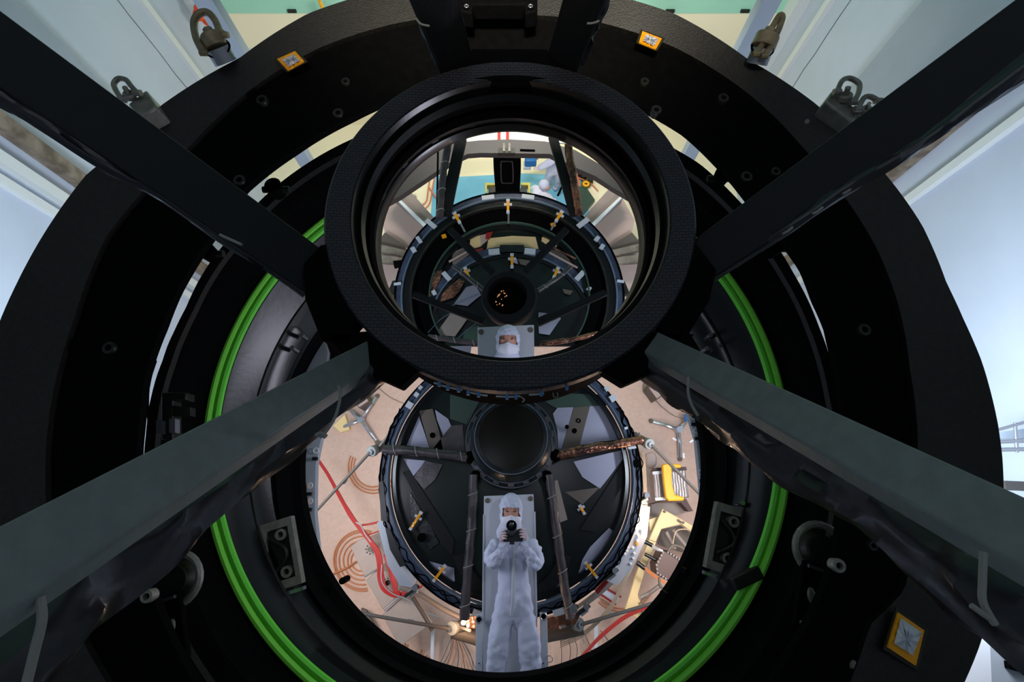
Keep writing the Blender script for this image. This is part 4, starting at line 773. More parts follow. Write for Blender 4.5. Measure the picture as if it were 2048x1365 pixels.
def hooded_head(par, cx, cy, s, d, tilt=0):
    """s: metres for half the hood width; axis: picture up = +Y, towards the viewer = +Z"""
    c = at(cx, cy, d); Rz = Matrix.Rotation(R_(tilt), 3, 'Z')
    def L(x, y, z): return c + Rz @ Vector((x * s, y * s, z * s))
    b = MB().ball(c, s, 4, (.82, 1.12, .9)); b.build('head', 'skin', par)
    # hood: an ellipsoid shell with an opening for the eyes
    bmh = bmesh.new(); bmesh.ops.create_icosphere(bmh, subdivisions=5, radius=1); vs = []; keep = {}
    for v in bmh.verts:
        x, y, z = v.co; Y = y * (1.42 if y > 0 else 1.35); fold = .03 * math.sin(14 * x + 9 * y) + .02 * math.sin(23 * y - 7 * x)
        pinch = 1 - .10 * math.exp(-((y + .02) / .22) ** 2)
        vs.append(L(x * (1 + fold) * pinch, Y + .02, z * (1.0 + fold)))
        keep[v.index] = not (z > .25 and abs(x) < .70 and -.32 < y < .12 + .04 * (1 - x * x))
    fs = [tuple(v.index for v in f.verts) for f in bmh.faces if all(keep[v.index] for v in f.verts)]; bmh.free()
    u = sorted({i for f in fs for i in f}); mp = {a: k for k, a in enumerate(u)}
    MB().add([vs[i] for i in u], [tuple(mp[i] for i in f) for f in fs]).build('hood', 'tyvek', par, ang=80)
    # face inside the opening
    MB().ball(L(0, -.08, .38), s, 4, (.70, .50, .50)).build('face', 'skin', par)
    MB().tube(smooth([L(0, .08, .80), L(0, -.12, .90), L(0, -.30, .97)], 4), [.05 * s, .07 * s, .09 * s, .1 * s, .1 * s, .1 * s, .1 * s, .1 * s, .12 * s][:9], 10).build('nose', 'skin', par)
    for k in (-1, 1):
        e = L(k * .31, -.02, .79); MB().ball(e, .11 * s, 3, (1.25, .62, .5)).build('eye', 'sclera', par)
        MB().ball(L(k * .31, -.02, .83), .062 * s, 3, (1, .9, .5)).build('iris', 'eye', par)
        MB().tube(smooth([L(k * .16, .10, .82), L(k * .32, .17, .80), L(k * .50, .11, .70)], 5), .035 * s, 8).build('eyebrow', 'brow', par)
        MB().tube(smooth([L(k * .17, -.01, .86), L(k * .31, .05, .87), L(k * .46, -.01, .80)], 5), .022 * s, 6).build('eyelid', 'brow', par)
    # mask
    bm2 = bmesh.new(); bmesh.ops.create_icosphere(bm2, subdivisions=4, radius=1); vs = []
    for v in bm2.verts:
        x, y, z = v.co; zz = z * .62 + (.14 * math.exp(-(x / .3) ** 2) * (1 if z > 0 else 0)); yy = y * .62
        if yy > .34: yy = .34 + (.12 * math.exp(-(x / .2) ** 2) if z > 0 else 0)
        vs.append(L(x * .84, yy - .72, zz + .46 + .02 * math.sin(18 * y)))
    f2 = [tuple(v.index for v in f.verts) for f in bm2.faces]; bm2.free(); MB().add(vs, f2).build('mask', 'mask', par, ang=80)
    # draped hood skirt over the shoulders
    lo_ = [[L((.80 + .05 * math.sin(3 * a)) * math.cos(a) * k1 + off, yb, math.sin(a) * .85 * k2) for a in (i * math.pi / 14 for i in range(28))] for k1, k2, yb, off in ((1.0, 1, -.75, 0), (1.15, 1.05, -1.15, -.06), (1.35, 1.1, -1.55, -.12), (1.25, .95, -1.95, -.1))]
    n_ = 28; vs = [v for l in lo_ for v in l]; fs = [(j * n_ + i, j * n_ + (i + 1) % n_, (j + 1) * n_ + (i + 1) % n_, (j + 1) * n_ + i) for j in range(3) for i in range(n_)]
    MB().add(vs, fs).build('hood_skirt', 'tyvek', par, ang=80)

per = thing('person', at(1026, 1200, DP - .05), 'person in white hooded coverall and mask lying on plank holding a black camera', 'person')
body = [N(1026, 1205, 5.08, 40, 24), N(1027, 1162, 5.08, 38, 24), N(1026, 1122, 5.07, 41, 25), N(1025, 1090, 5.07, 36, 22), N(1023, 1068, 5.08, 15, 15), N(1022, 1050, 5.08, 12, 12),
        N(993, 1088, 5.07, 18, 18), N(982, 1108, 5.03, 17, 18), N(985, 1134, 4.96, 16), N(994, 1116, 4.88, 13), N(1001, 1097, 4.84, 9),
        N(1062, 1088, 5.07, 18, 18), N(1073, 1108, 5.03, 17, 18), N(1071, 1134, 4.96, 16), N(1060, 1113, 4.88, 13), N(1051, 1094, 4.84, 9),
        N(1005, 1238, 5.08, 25, 22), N(999, 1275, 5.07, 24, 21), N(995, 1310, 5.07, 23, 20), N(991, 1345, 5.09, 21, 19), N(989, 1375, 5.05, 19, 19), N(984, 1400, 4.98, 14, 14),
        N(1049, 1238, 5.08, 25, 22), N(1056, 1275, 5.07, 25, 21), N(1060, 1310, 5.07, 25, 20), N(1062, 1345, 5.09, 23, 19), N(1065, 1375, 5.05, 20, 19), N(1070, 1400, 4.98, 14, 14)]
edg = [(0, 1), (1, 2), (2, 3), (3, 4), (4, 5), (3, 6), (6, 7), (7, 8), (8, 9), (9, 10), (3, 11), (11, 12), (12, 13), (13, 14), (14, 15), (0, 16), (16, 17), (17, 18), (18, 19), (19, 20), (20, 21), (0, 22), (22, 23), (23, 24), (24, 25), (25, 26), (26, 27)]
skinmesh('coverall', 'tyvek', body, edg, per, 3, 0, .05, .06)
MB().tube(pxs([(1025, 1092, 4.93), (1027, 1120, 4.92), (1027, 1160, 4.93), (1026, 1200, 4.94), (1023, 1232, 4.98)], 5), 3.6 * mpp(1150, 4.95), 8).build('zip_flap', 'white', per)
hooded_head(per, 1022, 1023, 24.5 * mpp(1022, 5.0), 5.0, 0)
for cx, cy, s in ((1004, 1090, -1), (1048, 1087, 1)):
    MB().tube([at(cx - s * 4, cy + 10, 4.86), at(cx, cy, 4.83)], [10 * mpp(cy, 4.85), 8 * mpp(cy, 4.85)], 14, jit=.3).build('cuff', 'tyvek', per)
def hand(par, wx, wy, s, d):
    """s = +1 fingers run towards the picture's left (hand on the right side of the camera)"""
    m_ = mpp(wy, d); h = []
    o = skinmesh('hand', 'glove', [N(wx, wy + 6, d, 5.5, 4), N(wx, wy - 3, d - .01, 6.5, 4), N(wx - s * 1, wy - 13, d - .02, 7, 4)], [(0, 1), (1, 2)], par, 2)
    for k in range(4):
        y = wy - 19 + k * 5.3; L_ = (9, 11, 11, 8.5)[k]
        skinmesh('finger', 'glove', [N(wx + s * 1, y + 3, d - .02, 2.6), N(wx - s * L_ * .45, y, d - .055, 2.3), N(wx - s * L_ * .8, y + .6, d - .065, 2.1), N(wx - s * L_, y + 1.2, d - .05, 1.7)], [(0, 1), (1, 2), (2, 3)], o, 2)
    skinmesh('thumb', 'glove', [N(wx + s * 1, wy, d, 3.2), N(wx - s * 5, wy + 3, d + .02, 2.7), N(wx - s * 10, wy - 1, d + .035, 2.2)], [(0, 1), (1, 2)], o, 2)
hand(per, 1004, 1080, -1, 4.80); hand(per, 1049, 1077, 1, 4.80)
camr = thing('camera', at(1025, 1070, 4.85), 'black photo camera held in front of the mask', 'camera')
P('body', 'cambody', [(1008, 1062), (1042, 1061), (1046, 1066), (1046, 1084), (1006, 1085), (1006, 1066)], 4.78, .07, camr, bevel=.008)
P('viewfinder_hump', 'cambody', [(1016, 1063), (1019, 1055), (1031, 1055), (1034, 1063)], 4.78, .06, camr, bevel=.006)
q0 = at(1024, 1064, 4.76); q1 = at(1024, 1058, 4.62); MB().cyl(q0, q1, 9.5 * mpp(1060, 4.7), 9 * mpp(1060, 4.65), n=32).build('lens_barrel', 'cambody', camr)
q2 = at(1023, 1052, 4.56); MB().loft([[q1 + Vector((r * math.sin(a), r * math.cos(a), 0)) for a in (i * math.pi / 16 for i in range(32))] for r in (.038,)] + [[q2 + Vector((r * math.sin(a), r * math.cos(a), z)) for a in (i * math.pi / 16 for i in range(32))] for r, z in ((.046, 0), (.042, 0), (.034, -.04))]).build('lens_hood', 'cambody', camr)
MB().ball(q2 + Vector((0, 0, -.03)), .034, 3, (1, 1, .3)).build('front_glass', 'glass', camr)
P('strap_lug', 'cambody', [(1036, 1060), (1044, 1058), (1045, 1063), (1037, 1064)], 4.77, .03, camr); P('tripod_plate', 'cambody', [(1019, 1083), (1029, 1083), (1029, 1090), (1019, 1090)], 4.78, .05, camr, bevel=.004)
P('maker_mark', 'white', [(1020, 1066.5), (1028, 1066), (1028, 1068), (1020, 1068.5)], 4.775, .002, camr); MB().tube(pxs([(1026, 1060, 4.6), (1030, 1056, 4.6)], 4.6), .003, 6).build('lens_mark', 'tie', camr)

# ------------------------------------------------------------------ upper round view inside the mirror cell
DU = 6.4
uo = circ([(852, 451), (804, 525), (791, 564), (1015, 388), (1180, 442), (1228, 513), (1243, 558)], DU)
def ug(px_): return -px_ * mpp(520, DU)
def uarc(c, r0, r1, a0, a1, dz, t, name, m, par, n=90): return band(c, c[2] + ug(r0), c[2] + ug(r1), a0, a1, dz, t, n).build(name, m, par)
ua = thing('upper_mirror_assembly', (uo[0], uo[1], CAMZ - DU - .3), 'round mirror with navy rim seen inside the central black ring', 'telescope mirror')
A0, A1 = -128, 128
uarc(uo, 13, 0, A0, A1, .02, .2, 'rim_face', 'navy', ua); uarc(uo, 16, 13, A0, A1, .03, .05, 'rim_bead', 'stitch', ua); uarc(uo, 30, 16, A0, A1, .0, .1, 'inner_rim', 'tube', ua)
uarc(uo, 34, 30, A0, A1, .02, .1, 'black_step', 'dsteel', ua); uarc(uo, 66, 34, A0, A1, -.04, .06, 'dark_band', 'deep', ua); uarc(uo, 69, 66, A0, A1, -.02, .05, 'green_line', 'dgreen', ua); uarc(uo, 78, 69, A0, A1, -.06, .05, 'lower_band', 'tube', ua)
uarc(uo, 3, 0, A0, A1, .035, .03, 'outer_bead', 'deep', ua)
def arcdisc(c, r, a0, a1, dz, n=60): return [Vector((c[0] + r * math.sin(R_(a0 + (a1 - a0) * i / n)), c[1] + r * math.cos(R_(a0 + (a1 - a0) * i / n)), CAMZ - c[3] + dz)) for i in range(n + 1)]
MB().prism(arcdisc(uo, uo[2] + ug(76), A0, A1, -.12), (0, 0, -.05)).build('mirror_glass', 'glassg', ua)
D2 = DU + .10
us = circ([(1022, 497), (906, 532), (863, 590), (1140, 532), (1185, 590)], D2)
us = (us[0], us[1], us[2], D2)
ur = thing('inner_reflected_rim', (us[0], us[1], CAMZ - D2), 'smaller navy rim nested inside the upper round mirror', 'rim')
def us_(px_): return -px_ * mpp(560, D2)
for r0, r1, z, m, nm in ((14, 0, .03, 'navy', 'rim_face'), (17, 14, .04, 'stitch', 'rim_bead'), (24, 17, .02, 'tube', 'inner_rim')): band(us, us[2] + us_(r0), us[2] + us_(r1), -104, 104, z, .04, 80).build(nm, m, ur)
MB().prism(arcdisc(us, us[2] + us_(24), -104, 104, .0), (0, 0, -.03)).build('glass', 'glassg', ur)
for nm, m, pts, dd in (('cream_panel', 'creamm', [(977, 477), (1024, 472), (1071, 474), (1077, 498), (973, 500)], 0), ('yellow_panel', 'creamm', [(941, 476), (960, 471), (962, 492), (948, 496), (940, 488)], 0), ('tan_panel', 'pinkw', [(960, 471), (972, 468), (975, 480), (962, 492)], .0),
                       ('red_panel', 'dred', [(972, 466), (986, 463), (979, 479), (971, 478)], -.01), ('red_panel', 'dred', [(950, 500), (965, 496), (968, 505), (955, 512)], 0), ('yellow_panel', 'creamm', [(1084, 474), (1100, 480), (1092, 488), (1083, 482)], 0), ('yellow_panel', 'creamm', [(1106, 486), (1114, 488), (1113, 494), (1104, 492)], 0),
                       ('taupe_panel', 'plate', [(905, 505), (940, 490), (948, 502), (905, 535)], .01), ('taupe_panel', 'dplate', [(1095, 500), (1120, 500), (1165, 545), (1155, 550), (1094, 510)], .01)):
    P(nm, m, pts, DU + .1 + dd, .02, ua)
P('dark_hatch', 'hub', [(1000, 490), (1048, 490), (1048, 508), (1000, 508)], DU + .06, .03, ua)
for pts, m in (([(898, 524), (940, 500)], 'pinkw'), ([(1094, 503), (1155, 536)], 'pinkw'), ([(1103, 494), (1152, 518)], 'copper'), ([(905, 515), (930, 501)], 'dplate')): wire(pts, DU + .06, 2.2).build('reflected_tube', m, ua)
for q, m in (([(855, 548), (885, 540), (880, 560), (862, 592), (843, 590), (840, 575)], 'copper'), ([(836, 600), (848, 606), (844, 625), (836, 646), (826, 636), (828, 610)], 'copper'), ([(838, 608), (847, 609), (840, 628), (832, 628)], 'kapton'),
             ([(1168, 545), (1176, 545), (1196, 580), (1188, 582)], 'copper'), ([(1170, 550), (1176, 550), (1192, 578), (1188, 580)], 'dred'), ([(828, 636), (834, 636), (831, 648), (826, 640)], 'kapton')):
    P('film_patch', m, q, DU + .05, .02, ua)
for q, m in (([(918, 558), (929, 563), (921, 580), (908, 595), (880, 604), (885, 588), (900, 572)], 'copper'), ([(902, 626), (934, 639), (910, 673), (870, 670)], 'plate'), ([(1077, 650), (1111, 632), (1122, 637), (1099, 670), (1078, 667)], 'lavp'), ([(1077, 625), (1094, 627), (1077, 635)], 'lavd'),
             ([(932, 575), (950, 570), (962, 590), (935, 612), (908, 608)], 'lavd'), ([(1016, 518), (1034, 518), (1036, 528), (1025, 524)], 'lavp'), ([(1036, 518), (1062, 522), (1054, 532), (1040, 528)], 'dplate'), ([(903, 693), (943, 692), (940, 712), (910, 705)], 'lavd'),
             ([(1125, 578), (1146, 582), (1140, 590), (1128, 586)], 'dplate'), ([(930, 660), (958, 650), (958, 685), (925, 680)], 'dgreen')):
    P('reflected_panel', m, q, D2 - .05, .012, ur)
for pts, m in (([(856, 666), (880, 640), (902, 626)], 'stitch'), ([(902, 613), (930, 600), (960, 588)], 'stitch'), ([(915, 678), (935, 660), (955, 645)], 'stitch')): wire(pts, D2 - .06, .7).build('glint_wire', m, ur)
for x, y, r, a, b in ((976, 395, 8, 25, 9), (1056, 394, -8, 25, 9), (862, 448, -42, 26, 9), (838, 480, -55, 16, 7), (827, 500, -60, 12, 9), (1166, 446, 40, 28, 10), (1194, 478, 52, 12, 8), (1204, 494, 56, 12, 8), (1241, 563, 80, 5, 14), (795, 568, -80, 5, 14)): wplate(x, y, r, a, b, ua, DU - .04)
for x, y, r, a, b in ((988, 504, 6, 22, 12), (1060, 503, -6, 22, 12), (893, 553, -50, 22, 9), (868, 586, -62, 10, 8), (1160, 552, 48, 24, 10), (1178, 578, 58, 9, 8), (1188, 596, 64, 12, 5)): wplate(x, y, r, a, b, ur, D2 - .06)
clampg(1016, 413, 0, 26, ua, DU - .07); clampg(914, 436, 28, 22, ua, DU - .07); clampg(1118, 433, -30, 22, ua, DU - .07); clampg(1024, 522, 0, 26, ur, D2 - .1); clampg(934, 546, 22, 20, ur, D2 - .1); clampg(1112, 546, -24, 20, ur, D2 - .1)
for x, y in ((888, 473), (1106, 450)): wplate(x, y, 20, 9, 8, ua, DU - .02, 'kapton')
for a, b in (((1017, 427), (1017, 447)), ((921, 447), (930, 464)), ((1110, 446), (1102, 460))): wire([a, b], DU - .03, 2).build('grey_tab', 'alu', ua)
# crossing dark struts, arms and barrel
def flat(name, m, a, b, wpx, d, lab, cat='strut'):
    A, B = at(*a, d), at(*b, d); t = (B - A).normalized(); n_ = Vector((-t.y, t.x, 0)) * wpx * .5 * mpp(a[1], d)
    return tag(MB().prism([A - n_, B - n_, B + n_, A + n_], (0, 0, -.05)).build(name, m), lab, cat)
flat('cross_strut', 'strut', (899, 457), (985, 545), 13, 5.5, 'dark flat strut from upper left to the lens barrel')
flat('cross_strut', 'strut', (1134, 457), (1050, 542), 13, 5.5, 'dark flat strut from upper right to the lens barrel')
flat('cross_strut', 'strut', (826, 588), (968, 643), 13, 5.5, 'dark flat strut from the left to the lens barrel')
flat('cross_strut', 'strut', (1212, 584), (1076, 646), 13, 5.5, 'dark flat strut from the right to the lens barrel')
arm([(905, 532), (935, 555), (968, 582)], 5.9, 4.5, 'mfilm', 'grey wrapped arm at upper left of the lens barrel', 2); arm([(1143, 534), (1110, 560), (1076, 582)], 5.9, 4.5, 'mfilm', 'grey wrapped arm at upper right of the lens barrel', 2)
arm([(856, 674), (905, 680), (960, 688)], 6.1, 5, 'mfilm', 'olive grey wrapped arm left of the masked head', 3); arm([(1196, 668), (1140, 680), (1080, 688)], 6.1, 5, 'copper', 'copper wrapped arm right of the masked head', 1)
bt = ell(1018, 541, 646, 55, 5.2); bl_ = ell(1014, 555, 628, 38, 5.2); bs = ell(1020, 560, 655, 52, 5.5)
lb = thing('lens_barrel', (bs[0], bs[1], CAMZ - 5.6), 'black round lens barrel above the masked head in the central ring', 'lens')
MB().loft([loop(bs, n=96), loop(bt, n=96, dz=-.03), loop(bt, n=96, grow=-.012), loop(bl_, n=96, grow=.01), loop(bl_, n=96, dz=-.03), loop(bl_, n=96, dz=-.12, grow=-.01)]).build('barrel', 'strut', lb)
MB().prism(list(loop(bl_, n=96, dz=-.1, grow=-.01)), (0, 0, -.02)).build('glass', 'deep', lb)
for x, y, w_, h_, r in ((1003, 583, 3, 3, 0), (1009, 587, 5, 2, -20), (1013, 592, 3, 3, 0), (996, 592, 1.5, 9, -25), (999, 590, 1.5, 8, -25), (1010, 594, 2, 2, 0), (992, 604, 3, 3, 0), (999, 608, 2, 4, -20), (1005, 611, 3, 4, -20), (1003, 599, 2, 2, 0), (1007, 582, 2, 2, 0), (994, 610, 2, 2, 0)):
    b_ = at(x, y, 5.29); s_ = mpp(y, 5.29); MB().box(b_, (w_ * s_ * .8, h_ * s_ * .8, .006), Matrix.Rotation(R_(r), 3, 'Z')).build('amber_part', 'led', lb)  # circuit reflection in the lens, put in as small glowing flecks
# second plank and masked head
pl2 = thing('plank', at(1012, 700, 4.15), 'pale grey board with two round holes behind the masked head in the ring', 'board')
P('board', 'board', [(955, 655), (1068, 650), (1069, 770), (956, 770)], 4.15, .03, pl2, bevel=.004)
for x, y in ((962, 664), (1061, 660)): q = at(x, y, 4.138); MB().cyl(q, q + Vector((0, 0, -.005)), 5.5 * mpp(y, 4.15), n=24).build('hole', 'dplate', pl2)
p2 = thing('person', at(1016, 720, 4.1), 'person in white hood and mask looking down, only head and shoulders showing', 'person')
hooded_head(p2, 1016, 685, 25.5 * mpp(684, 3.95), 3.95, 0)
skinmesh('coverall', 'tyvek', [N(1016, 745, 4.05, 30, 16), N(1016, 728, 4.05, 26, 16), N(1016, 712, 4.03, 13, 13), N(988, 735, 4.05, 16, 15), N(1045, 735, 4.05, 16, 15)], [(0, 1), (1, 2), (1, 3), (1, 4)], p2, 3, 0, .02, .07)
# frame arch, column, mesh panel, struts beyond the upper mirror
T('blue_floor_sheet', 'blue', [(868, 350), (914, 354), (1042, 347), (1090, 349), (1160, 352), (1185, 450), (860, 450)], DF2 - .02, 'pale blue sheet covering the floor behind the upper mirror rim', 'floor sheet', .02)
T('walkway_mesh', 'grid', [(900, 255), (1180, 255), (1250, 330), (1150, 288), (1095, 284), (960, 284), (905, 292), (840, 330)], 7.6, 'pale mesh walkway above grey arched beam in the central ring', 'walkway', .03)
for x, lab in ((998, 'left red grey post standing on the mesh walkway'), (1015, 'right red grey post standing on the mesh walkway')): T('walkway_post', 'dred', [(x - 3, 255), (x + 3, 255), (x + 3, 284), (x - 3, 284)], 7.3, lab, 'post', .05)
ab = thing('arched_beam', at(1020, 295, 7.0), 'grey arched beam crossing the top of the central ring view', 'beam')
P('beam', 'frameg', [(748, 420), (800, 355), (840, 318), (900, 287), (960, 281), (1020, 279), (1090, 283), (1150, 300), (1205, 332), (1262, 380), (1285, 410), (1225, 375), (1190, 352), (1150, 335), (1100, 308), (960, 306), (935, 308), (905, 322), (870, 345), (800, 392)], 7.0, .12, ab)
P('bracket', 'dsteel', [(996, 296), (1030, 296), (1030, 306), (996, 306)], 6.9, .08, ab); P('groove', 'deep', [(1040, 298), (1070, 299), (1070, 301), (1040, 300)], 6.97, .03, ab)
for x in (1008, 1019): wire([(x, 288), (x, 304)], 6.9, 3).build('pin', 'steel', ab)
colm = thing('black_column', at(1015, 384, 8.6), 'black column with rounded inspection window behind the upper mirror rim', 'column')
MB().pxd([(985, 306, 7.2), (1043, 306, 7.2), (1039, 386, 8.2), (992, 386, 8.2)], .5).build('shaft', 'deep', colm, bevel=.02)
W = [(1002, 326), (1006, 323), (1020, 323), (1025, 327), (1026, 362), (1022, 366), (1008, 366), (1003, 362)]
MB().tube(smooth([at(x, y, 7.2 + (y - 306) / 80 - .03) for x, y in W], 4, True), .012, 6, True).build('window_rim', 'mfilm', colm); MB().pxd([(x, y, 7.2 + (y - 306) / 80 - .01) for x, y in W], .03).build('window_glass', 'glass', colm)
yc = thing('yellow_cradle', at(1015, 385, 8.4), 'olive yellow cradle frame at the foot of the black column', 'cradle')
for q in ([(970, 365), (990, 366), (990, 370), (974, 370), (974, 386), (970, 386)], [(1042, 365), (1061, 365), (1061, 386), (1056, 386), (1056, 370), (1042, 370)]): P('frame', 'olive', q, 8.4, .15, yc, bevel=.01)
for x in (984, 1047): q = at(x, 380, 8.3); MB().cyl(q, q + Vector((0, 0, -.2)), .07).build('foot', 'dsteel', yc)
flat('outer_strut', 'strut', (922, 276), (889, 430), 22, 5.8, 'dark flat strut on the left of the black column'); flat('outer_strut', 'strut', (1106, 272), (1150, 430), 18, 5.8, 'dark flat strut on the right of the black column')
arm([(896, 290), (886, 350), (882, 400), (879, 436)], 5.75, 7, 'mfilm', 'dark wrapped arm beside the left flat strut', 3); arm([(1136, 292), (1145, 350), (1152, 390), (1158, 428)], 5.75, 8, 'copper', 'copper wrapped arm beside the right flat strut', 0)
tag(wire([(876, 303), (875, 360), (874, 432)], 6.3, 2).build('thin_post', 'deep'), 'thin black post left of the left wrapped arm', 'post')
for k, (pts, lab) in enumerate((([(863, 343), (857, 375), (853, 402), (841, 412)], 'left orange handrail beyond the wrapped arm'), ([(871, 343), (866, 372), (860, 405), (850, 418)], 'second orange handrail beyond the left wrapped arm'), ([(857, 373), (872, 396)], 'dark orange cross rail at the left'), ([(1153, 343), (1161, 380), (1170, 416)], 'steep orange handrail at the right'), ([(1154, 343), (1180, 355), (1212, 372)], 'upper sloping orange handrail at the right'), ([(1158, 356), (1180, 366), (1196, 382)], 'lower sloping orange handrail at the right'))):
    tag(wire(pts, 11.9, 1.4 if k != 3 else 2.2).build('handrail', 'obr'), lab, 'handrail')
T('green_board', 'dgreen', [(1158, 372), (1175, 378), (1190, 400), (1166, 428), (1156, 400)], 11.85, 'dark green panel behind the steep orange handrail', 'panel', .1)
eq = thing('hose_coil', at(1172, 367, 12), 'small coil of yellow and black hoses at the right', 'hose')
for k in range(4): MB().tube([at(1172 + (5 + k) * math.cos(a), 368 + (4 + k) * math.sin(a), 11.8 + .03 * k) for a in (i * math.pi / 8 for i in range(16))], .03, 6, True).build('hose', ('yellow', 'deep', 'olive', 'deep')[k], eq)
for x, y in ((1160, 350), (1168, 355), (1180, 362)): MB().box(at(x, y, 11.9), (.15, .12, .2)).build('fitting', 'dsteel', eq)
# side walls and beams seen through the central ring
for s, cxm, side in ((-1, 0, 'left'), (1, 0, 'right')):
    X = (lambda x: x) if s < 0 else (lambda x: 2034 - x)
    def q(pts): return [(X(x), y) for x, y in pts]
    T('sloping_beam', 'plate', q([(806, 374), (818, 380), (872, 440), (856, 456), (788, 396)]), 8.2, 'grey sloping beam on the %s in the central ring' % side, 'beam', .2)
    T('beam_edge', 'ridge', q([(790, 396), (794, 393), (856, 452), (852, 458)]), 8.1, 'pale edge strip under the %s sloping beam' % side, 'strip', .05)
    T('partition_board', 'pinkw', q([(788, 398), (852, 458), (818, 495), (770, 468), (765, 440)]), 8.6, 'upper pinkish wall panel on the %s in the central ring' % side, 'panel', .1)
    T('partition_board', 'dplate', q([(770, 465), (800, 484), (812, 496), (800, 512), (750, 490)]), 8.5, 'dark taupe wall panel on the %s in the central ring' % side, 'panel', .1)
    T('timber_batten', 'wood', q([(750, 486), (815, 502), (810, 512), (748, 500)]), 8.4, 'upper weathered timber batten on the %s in the central ring' % side, 'timber', .08)
    T('timber_batten', 'wood', q([(746, 508), (808, 516), (804, 528), (744, 524)]), 8.4, 'lower weathered timber batten on the %s in the central ring' % side, 'timber', .08)
    T('partition_board', 'pinkw', q([(742, 498), (812, 500), (800, 560), (790, 640), (742, 640)]), 8.8, 'lower pinkish wall panel on the %s in the central ring' % side, 'panel', .1)
    T('dark_bracket', 'dsteel', q([(785, 562), (800, 560), (798, 590), (774, 588)]), 7.0, 'dark bracket beside the %s side of the upper mirror rim' % side, 'bracket', .1)
tag(MB().ball(at(828, 395, 11.94), .08, 2).build('round_lamp', 'bright'), 'small round silver lamp on cream floor at left', 'lamp')
T('black_pipe', 'deep', [(786, 522), (806, 520), (806, 530), (788, 534)], 8.0, 'short black pipe at the left edge of the central ring', 'pipe', .08)

# ------------------------------------------------------------------ two workers on the floor beyond
def W3(base, dx, dy, z, r): return (base.x + dx, base.y + dy, z, r, r * .85)
b1 = at(1103, 378, DF2)
w1 = thing('person', Vector((b1.x, b1.y, 0)), 'person in white coverall leaning over, standing on blue sheet at right of column', 'person')
skinmesh('coverall', 'tyvek', [W3(b1, 0, 0, .92, .22), W3(b1, 0, .05, 1.15, .2), W3(b1, -.08, .1, 1.38, .21), W3(b1, -.2, .12, 1.5, .11), W3(b1, -.05, -.08, 1.4, .12), W3(b1, -.25, -.12, 1.2, .1), W3(b1, -.42, -.1, 1.05, .08), W3(b1, -.1, .25, 1.38, .12), W3(b1, -.3, .25, 1.2, .1), W3(b1, -.45, .2, 1.1, .08),
         W3(b1, -.1, 0, .8, .15), W3(b1, -.12, 0, .45, .13), W3(b1, -.14, 0, .1, .11), W3(b1, -.26, -.05, .06, .08), W3(b1, .12, 0, .8, .15), W3(b1, .13, 0, .45, .13), W3(b1, .14, 0, .1, .11), W3(b1, .04, -.08, .06, .08)],
         [(0, 1), (1, 2), (2, 3), (2, 4), (4, 5), (5, 6), (2, 7), (7, 8), (8, 9), (0, 10), (10, 11), (11, 12), (12, 13), (0, 14), (14, 15), (15, 16), (16, 17)], w1, 2, 0, .03, .1)
MB().ball(Vector((b1.x - .28, b1.y + .1, 1.62)), .13, 3, (1, 1, 1.15)).build('hood', 'tyvek', w1); MB().ball(Vector((b1.x - .37, b1.y + .05, 1.60)), .08, 3).build('face', 'skin', w1); MB().ball(Vector((b1.x - .40, b1.y + .04, 1.55)), .07, 3).build('mask', 'mask', w1)
for dy in (-.1, .2): MB().ball(Vector((b1.x - .48, b1.y + dy, 1.04)), .05, 2, (1.4, .8, .6)).build('hand', 'glove', w1)
tag(MB().box(Vector((b1.x - .62, b1.y + .05, 1.15)), (.3, .2, .25)).build('instrument', 'bluec', bevel=.03), 'dark blue instrument held by the leaning person', 'instrument')
tag(MB().box(Vector((b1.x - .70, b1.y + .05, .96)), (.2, .2, .12)).build('instrument_tray', 'white', bevel=.02), 'white tray under the dark blue instrument', 'tray')
tb = Vector((b1.x + .38, b1.y - .1, 0)); tr = thing('tripod', tb, 'black tripod standing behind the leaning person', 'tripod')
for a in (0, 120, 240): MB().cyl(tb + Vector((0, 0, .9)), tb + Vector((.25 * math.sin(R_(a)), .25 * math.cos(R_(a)), .0)), .03, n=8).build('leg', 'deep', tr)
MB().box(tb + Vector((0, 0, 1.0)), (.14, .14, .2)).build('head', 'dsteel', tr)
b2 = at(1070, 436, DF2)
w2 = thing('person', Vector((b2.x, b2.y, 0)), 'person in pinkish white coverall bending with one arm stretched right', 'person')
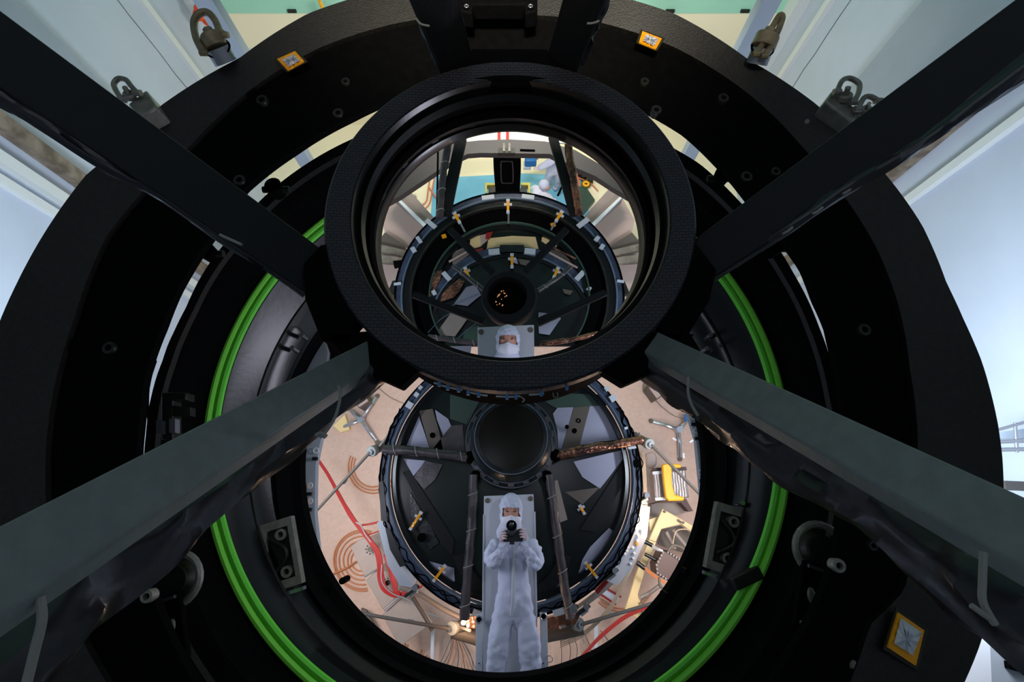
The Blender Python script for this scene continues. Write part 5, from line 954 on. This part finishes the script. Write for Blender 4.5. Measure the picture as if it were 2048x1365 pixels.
skinmesh('coverall', 'mask', [W3(b2, 0, 0, .85, .2), W3(b2, .0, .05, 1.05, .19), W3(b2, .05, .1, 1.2, .18), W3(b2, .12, .1, 1.25, .09), W3(b2, .2, .0, 1.15, .09), W3(b2, .38, -.05, .95, .075), W3(b2, .52, -.05, .82, .06), W3(b2, -.08, .2, 1.12, .09), W3(b2, .05, .3, .9, .08),
         W3(b2, -.1, 0, .7, .14), W3(b2, -.1, 0, .4, .12), W3(b2, -.1, 0, .08, .1), W3(b2, .1, 0, .7, .14), W3(b2, .1, 0, .4, .12), W3(b2, .1, 0, .08, .1)],
         [(0, 1), (1, 2), (2, 3), (2, 4), (4, 5), (5, 6), (2, 7), (7, 8), (0, 9), (9, 10), (10, 11), (0, 12), (12, 13), (13, 14)], w2, 2, 0, .03, .1)
MB().ball(Vector((b2.x + .16, b2.y + .1, 1.38)), .125, 3, (1.05, 1, 1.1)).build('hood', 'tyvek', w2); MB().ball(Vector((b2.x + .24, b2.y + .05, 1.34)), .075, 3).build('face', 'skin', w2); MB().ball(Vector((b2.x + .56, b2.y - .05, .78)), .05, 2, (1.4, .8, .7)).build('hand', 'glove', w2)

# ------------------------------------------------------------------ platform seen at the right edge
gr = thing('guard_rail', Vector((5.6, .6, 5.2)), 'grey steel guard rail and platform at the far right edge', 'railing')
for a, b, r in (((1990, 862), (2110, 828), 3), ((1996, 884), (2110, 880), 4), ((1998, 900), (2110, 898), 4), ((2030, 846), (2034, 905), 3)): MB().cyl(at(*a, 5.4), at(*b, 5.4), r * mpp(880, 5.4)).build('rail', 'alu', gr)
P('platform', 'wallg', [(1990, 866), (2110, 850), (2110, 876), (1996, 878)], 5.6, .06, gr); P('kick_plate', 'frameg', [(2010, 962), (2110, 966), (2110, 985), (2012, 980)], 5.4, .1, gr)
cr = thing('floor_crate', at(2000, 1310, 5.0), 'dark edged pale crate at the bottom right corner', 'crate')
P('body', 'board', [(1980, 1290), (2100, 1310), (2100, 1400), (1985, 1400)], 5.0, .3, cr); P('dark_strip', 'deep', [(2018, 1325), (2100, 1345), (2100, 1362), (2020, 1340)], 4.95, .05, cr)
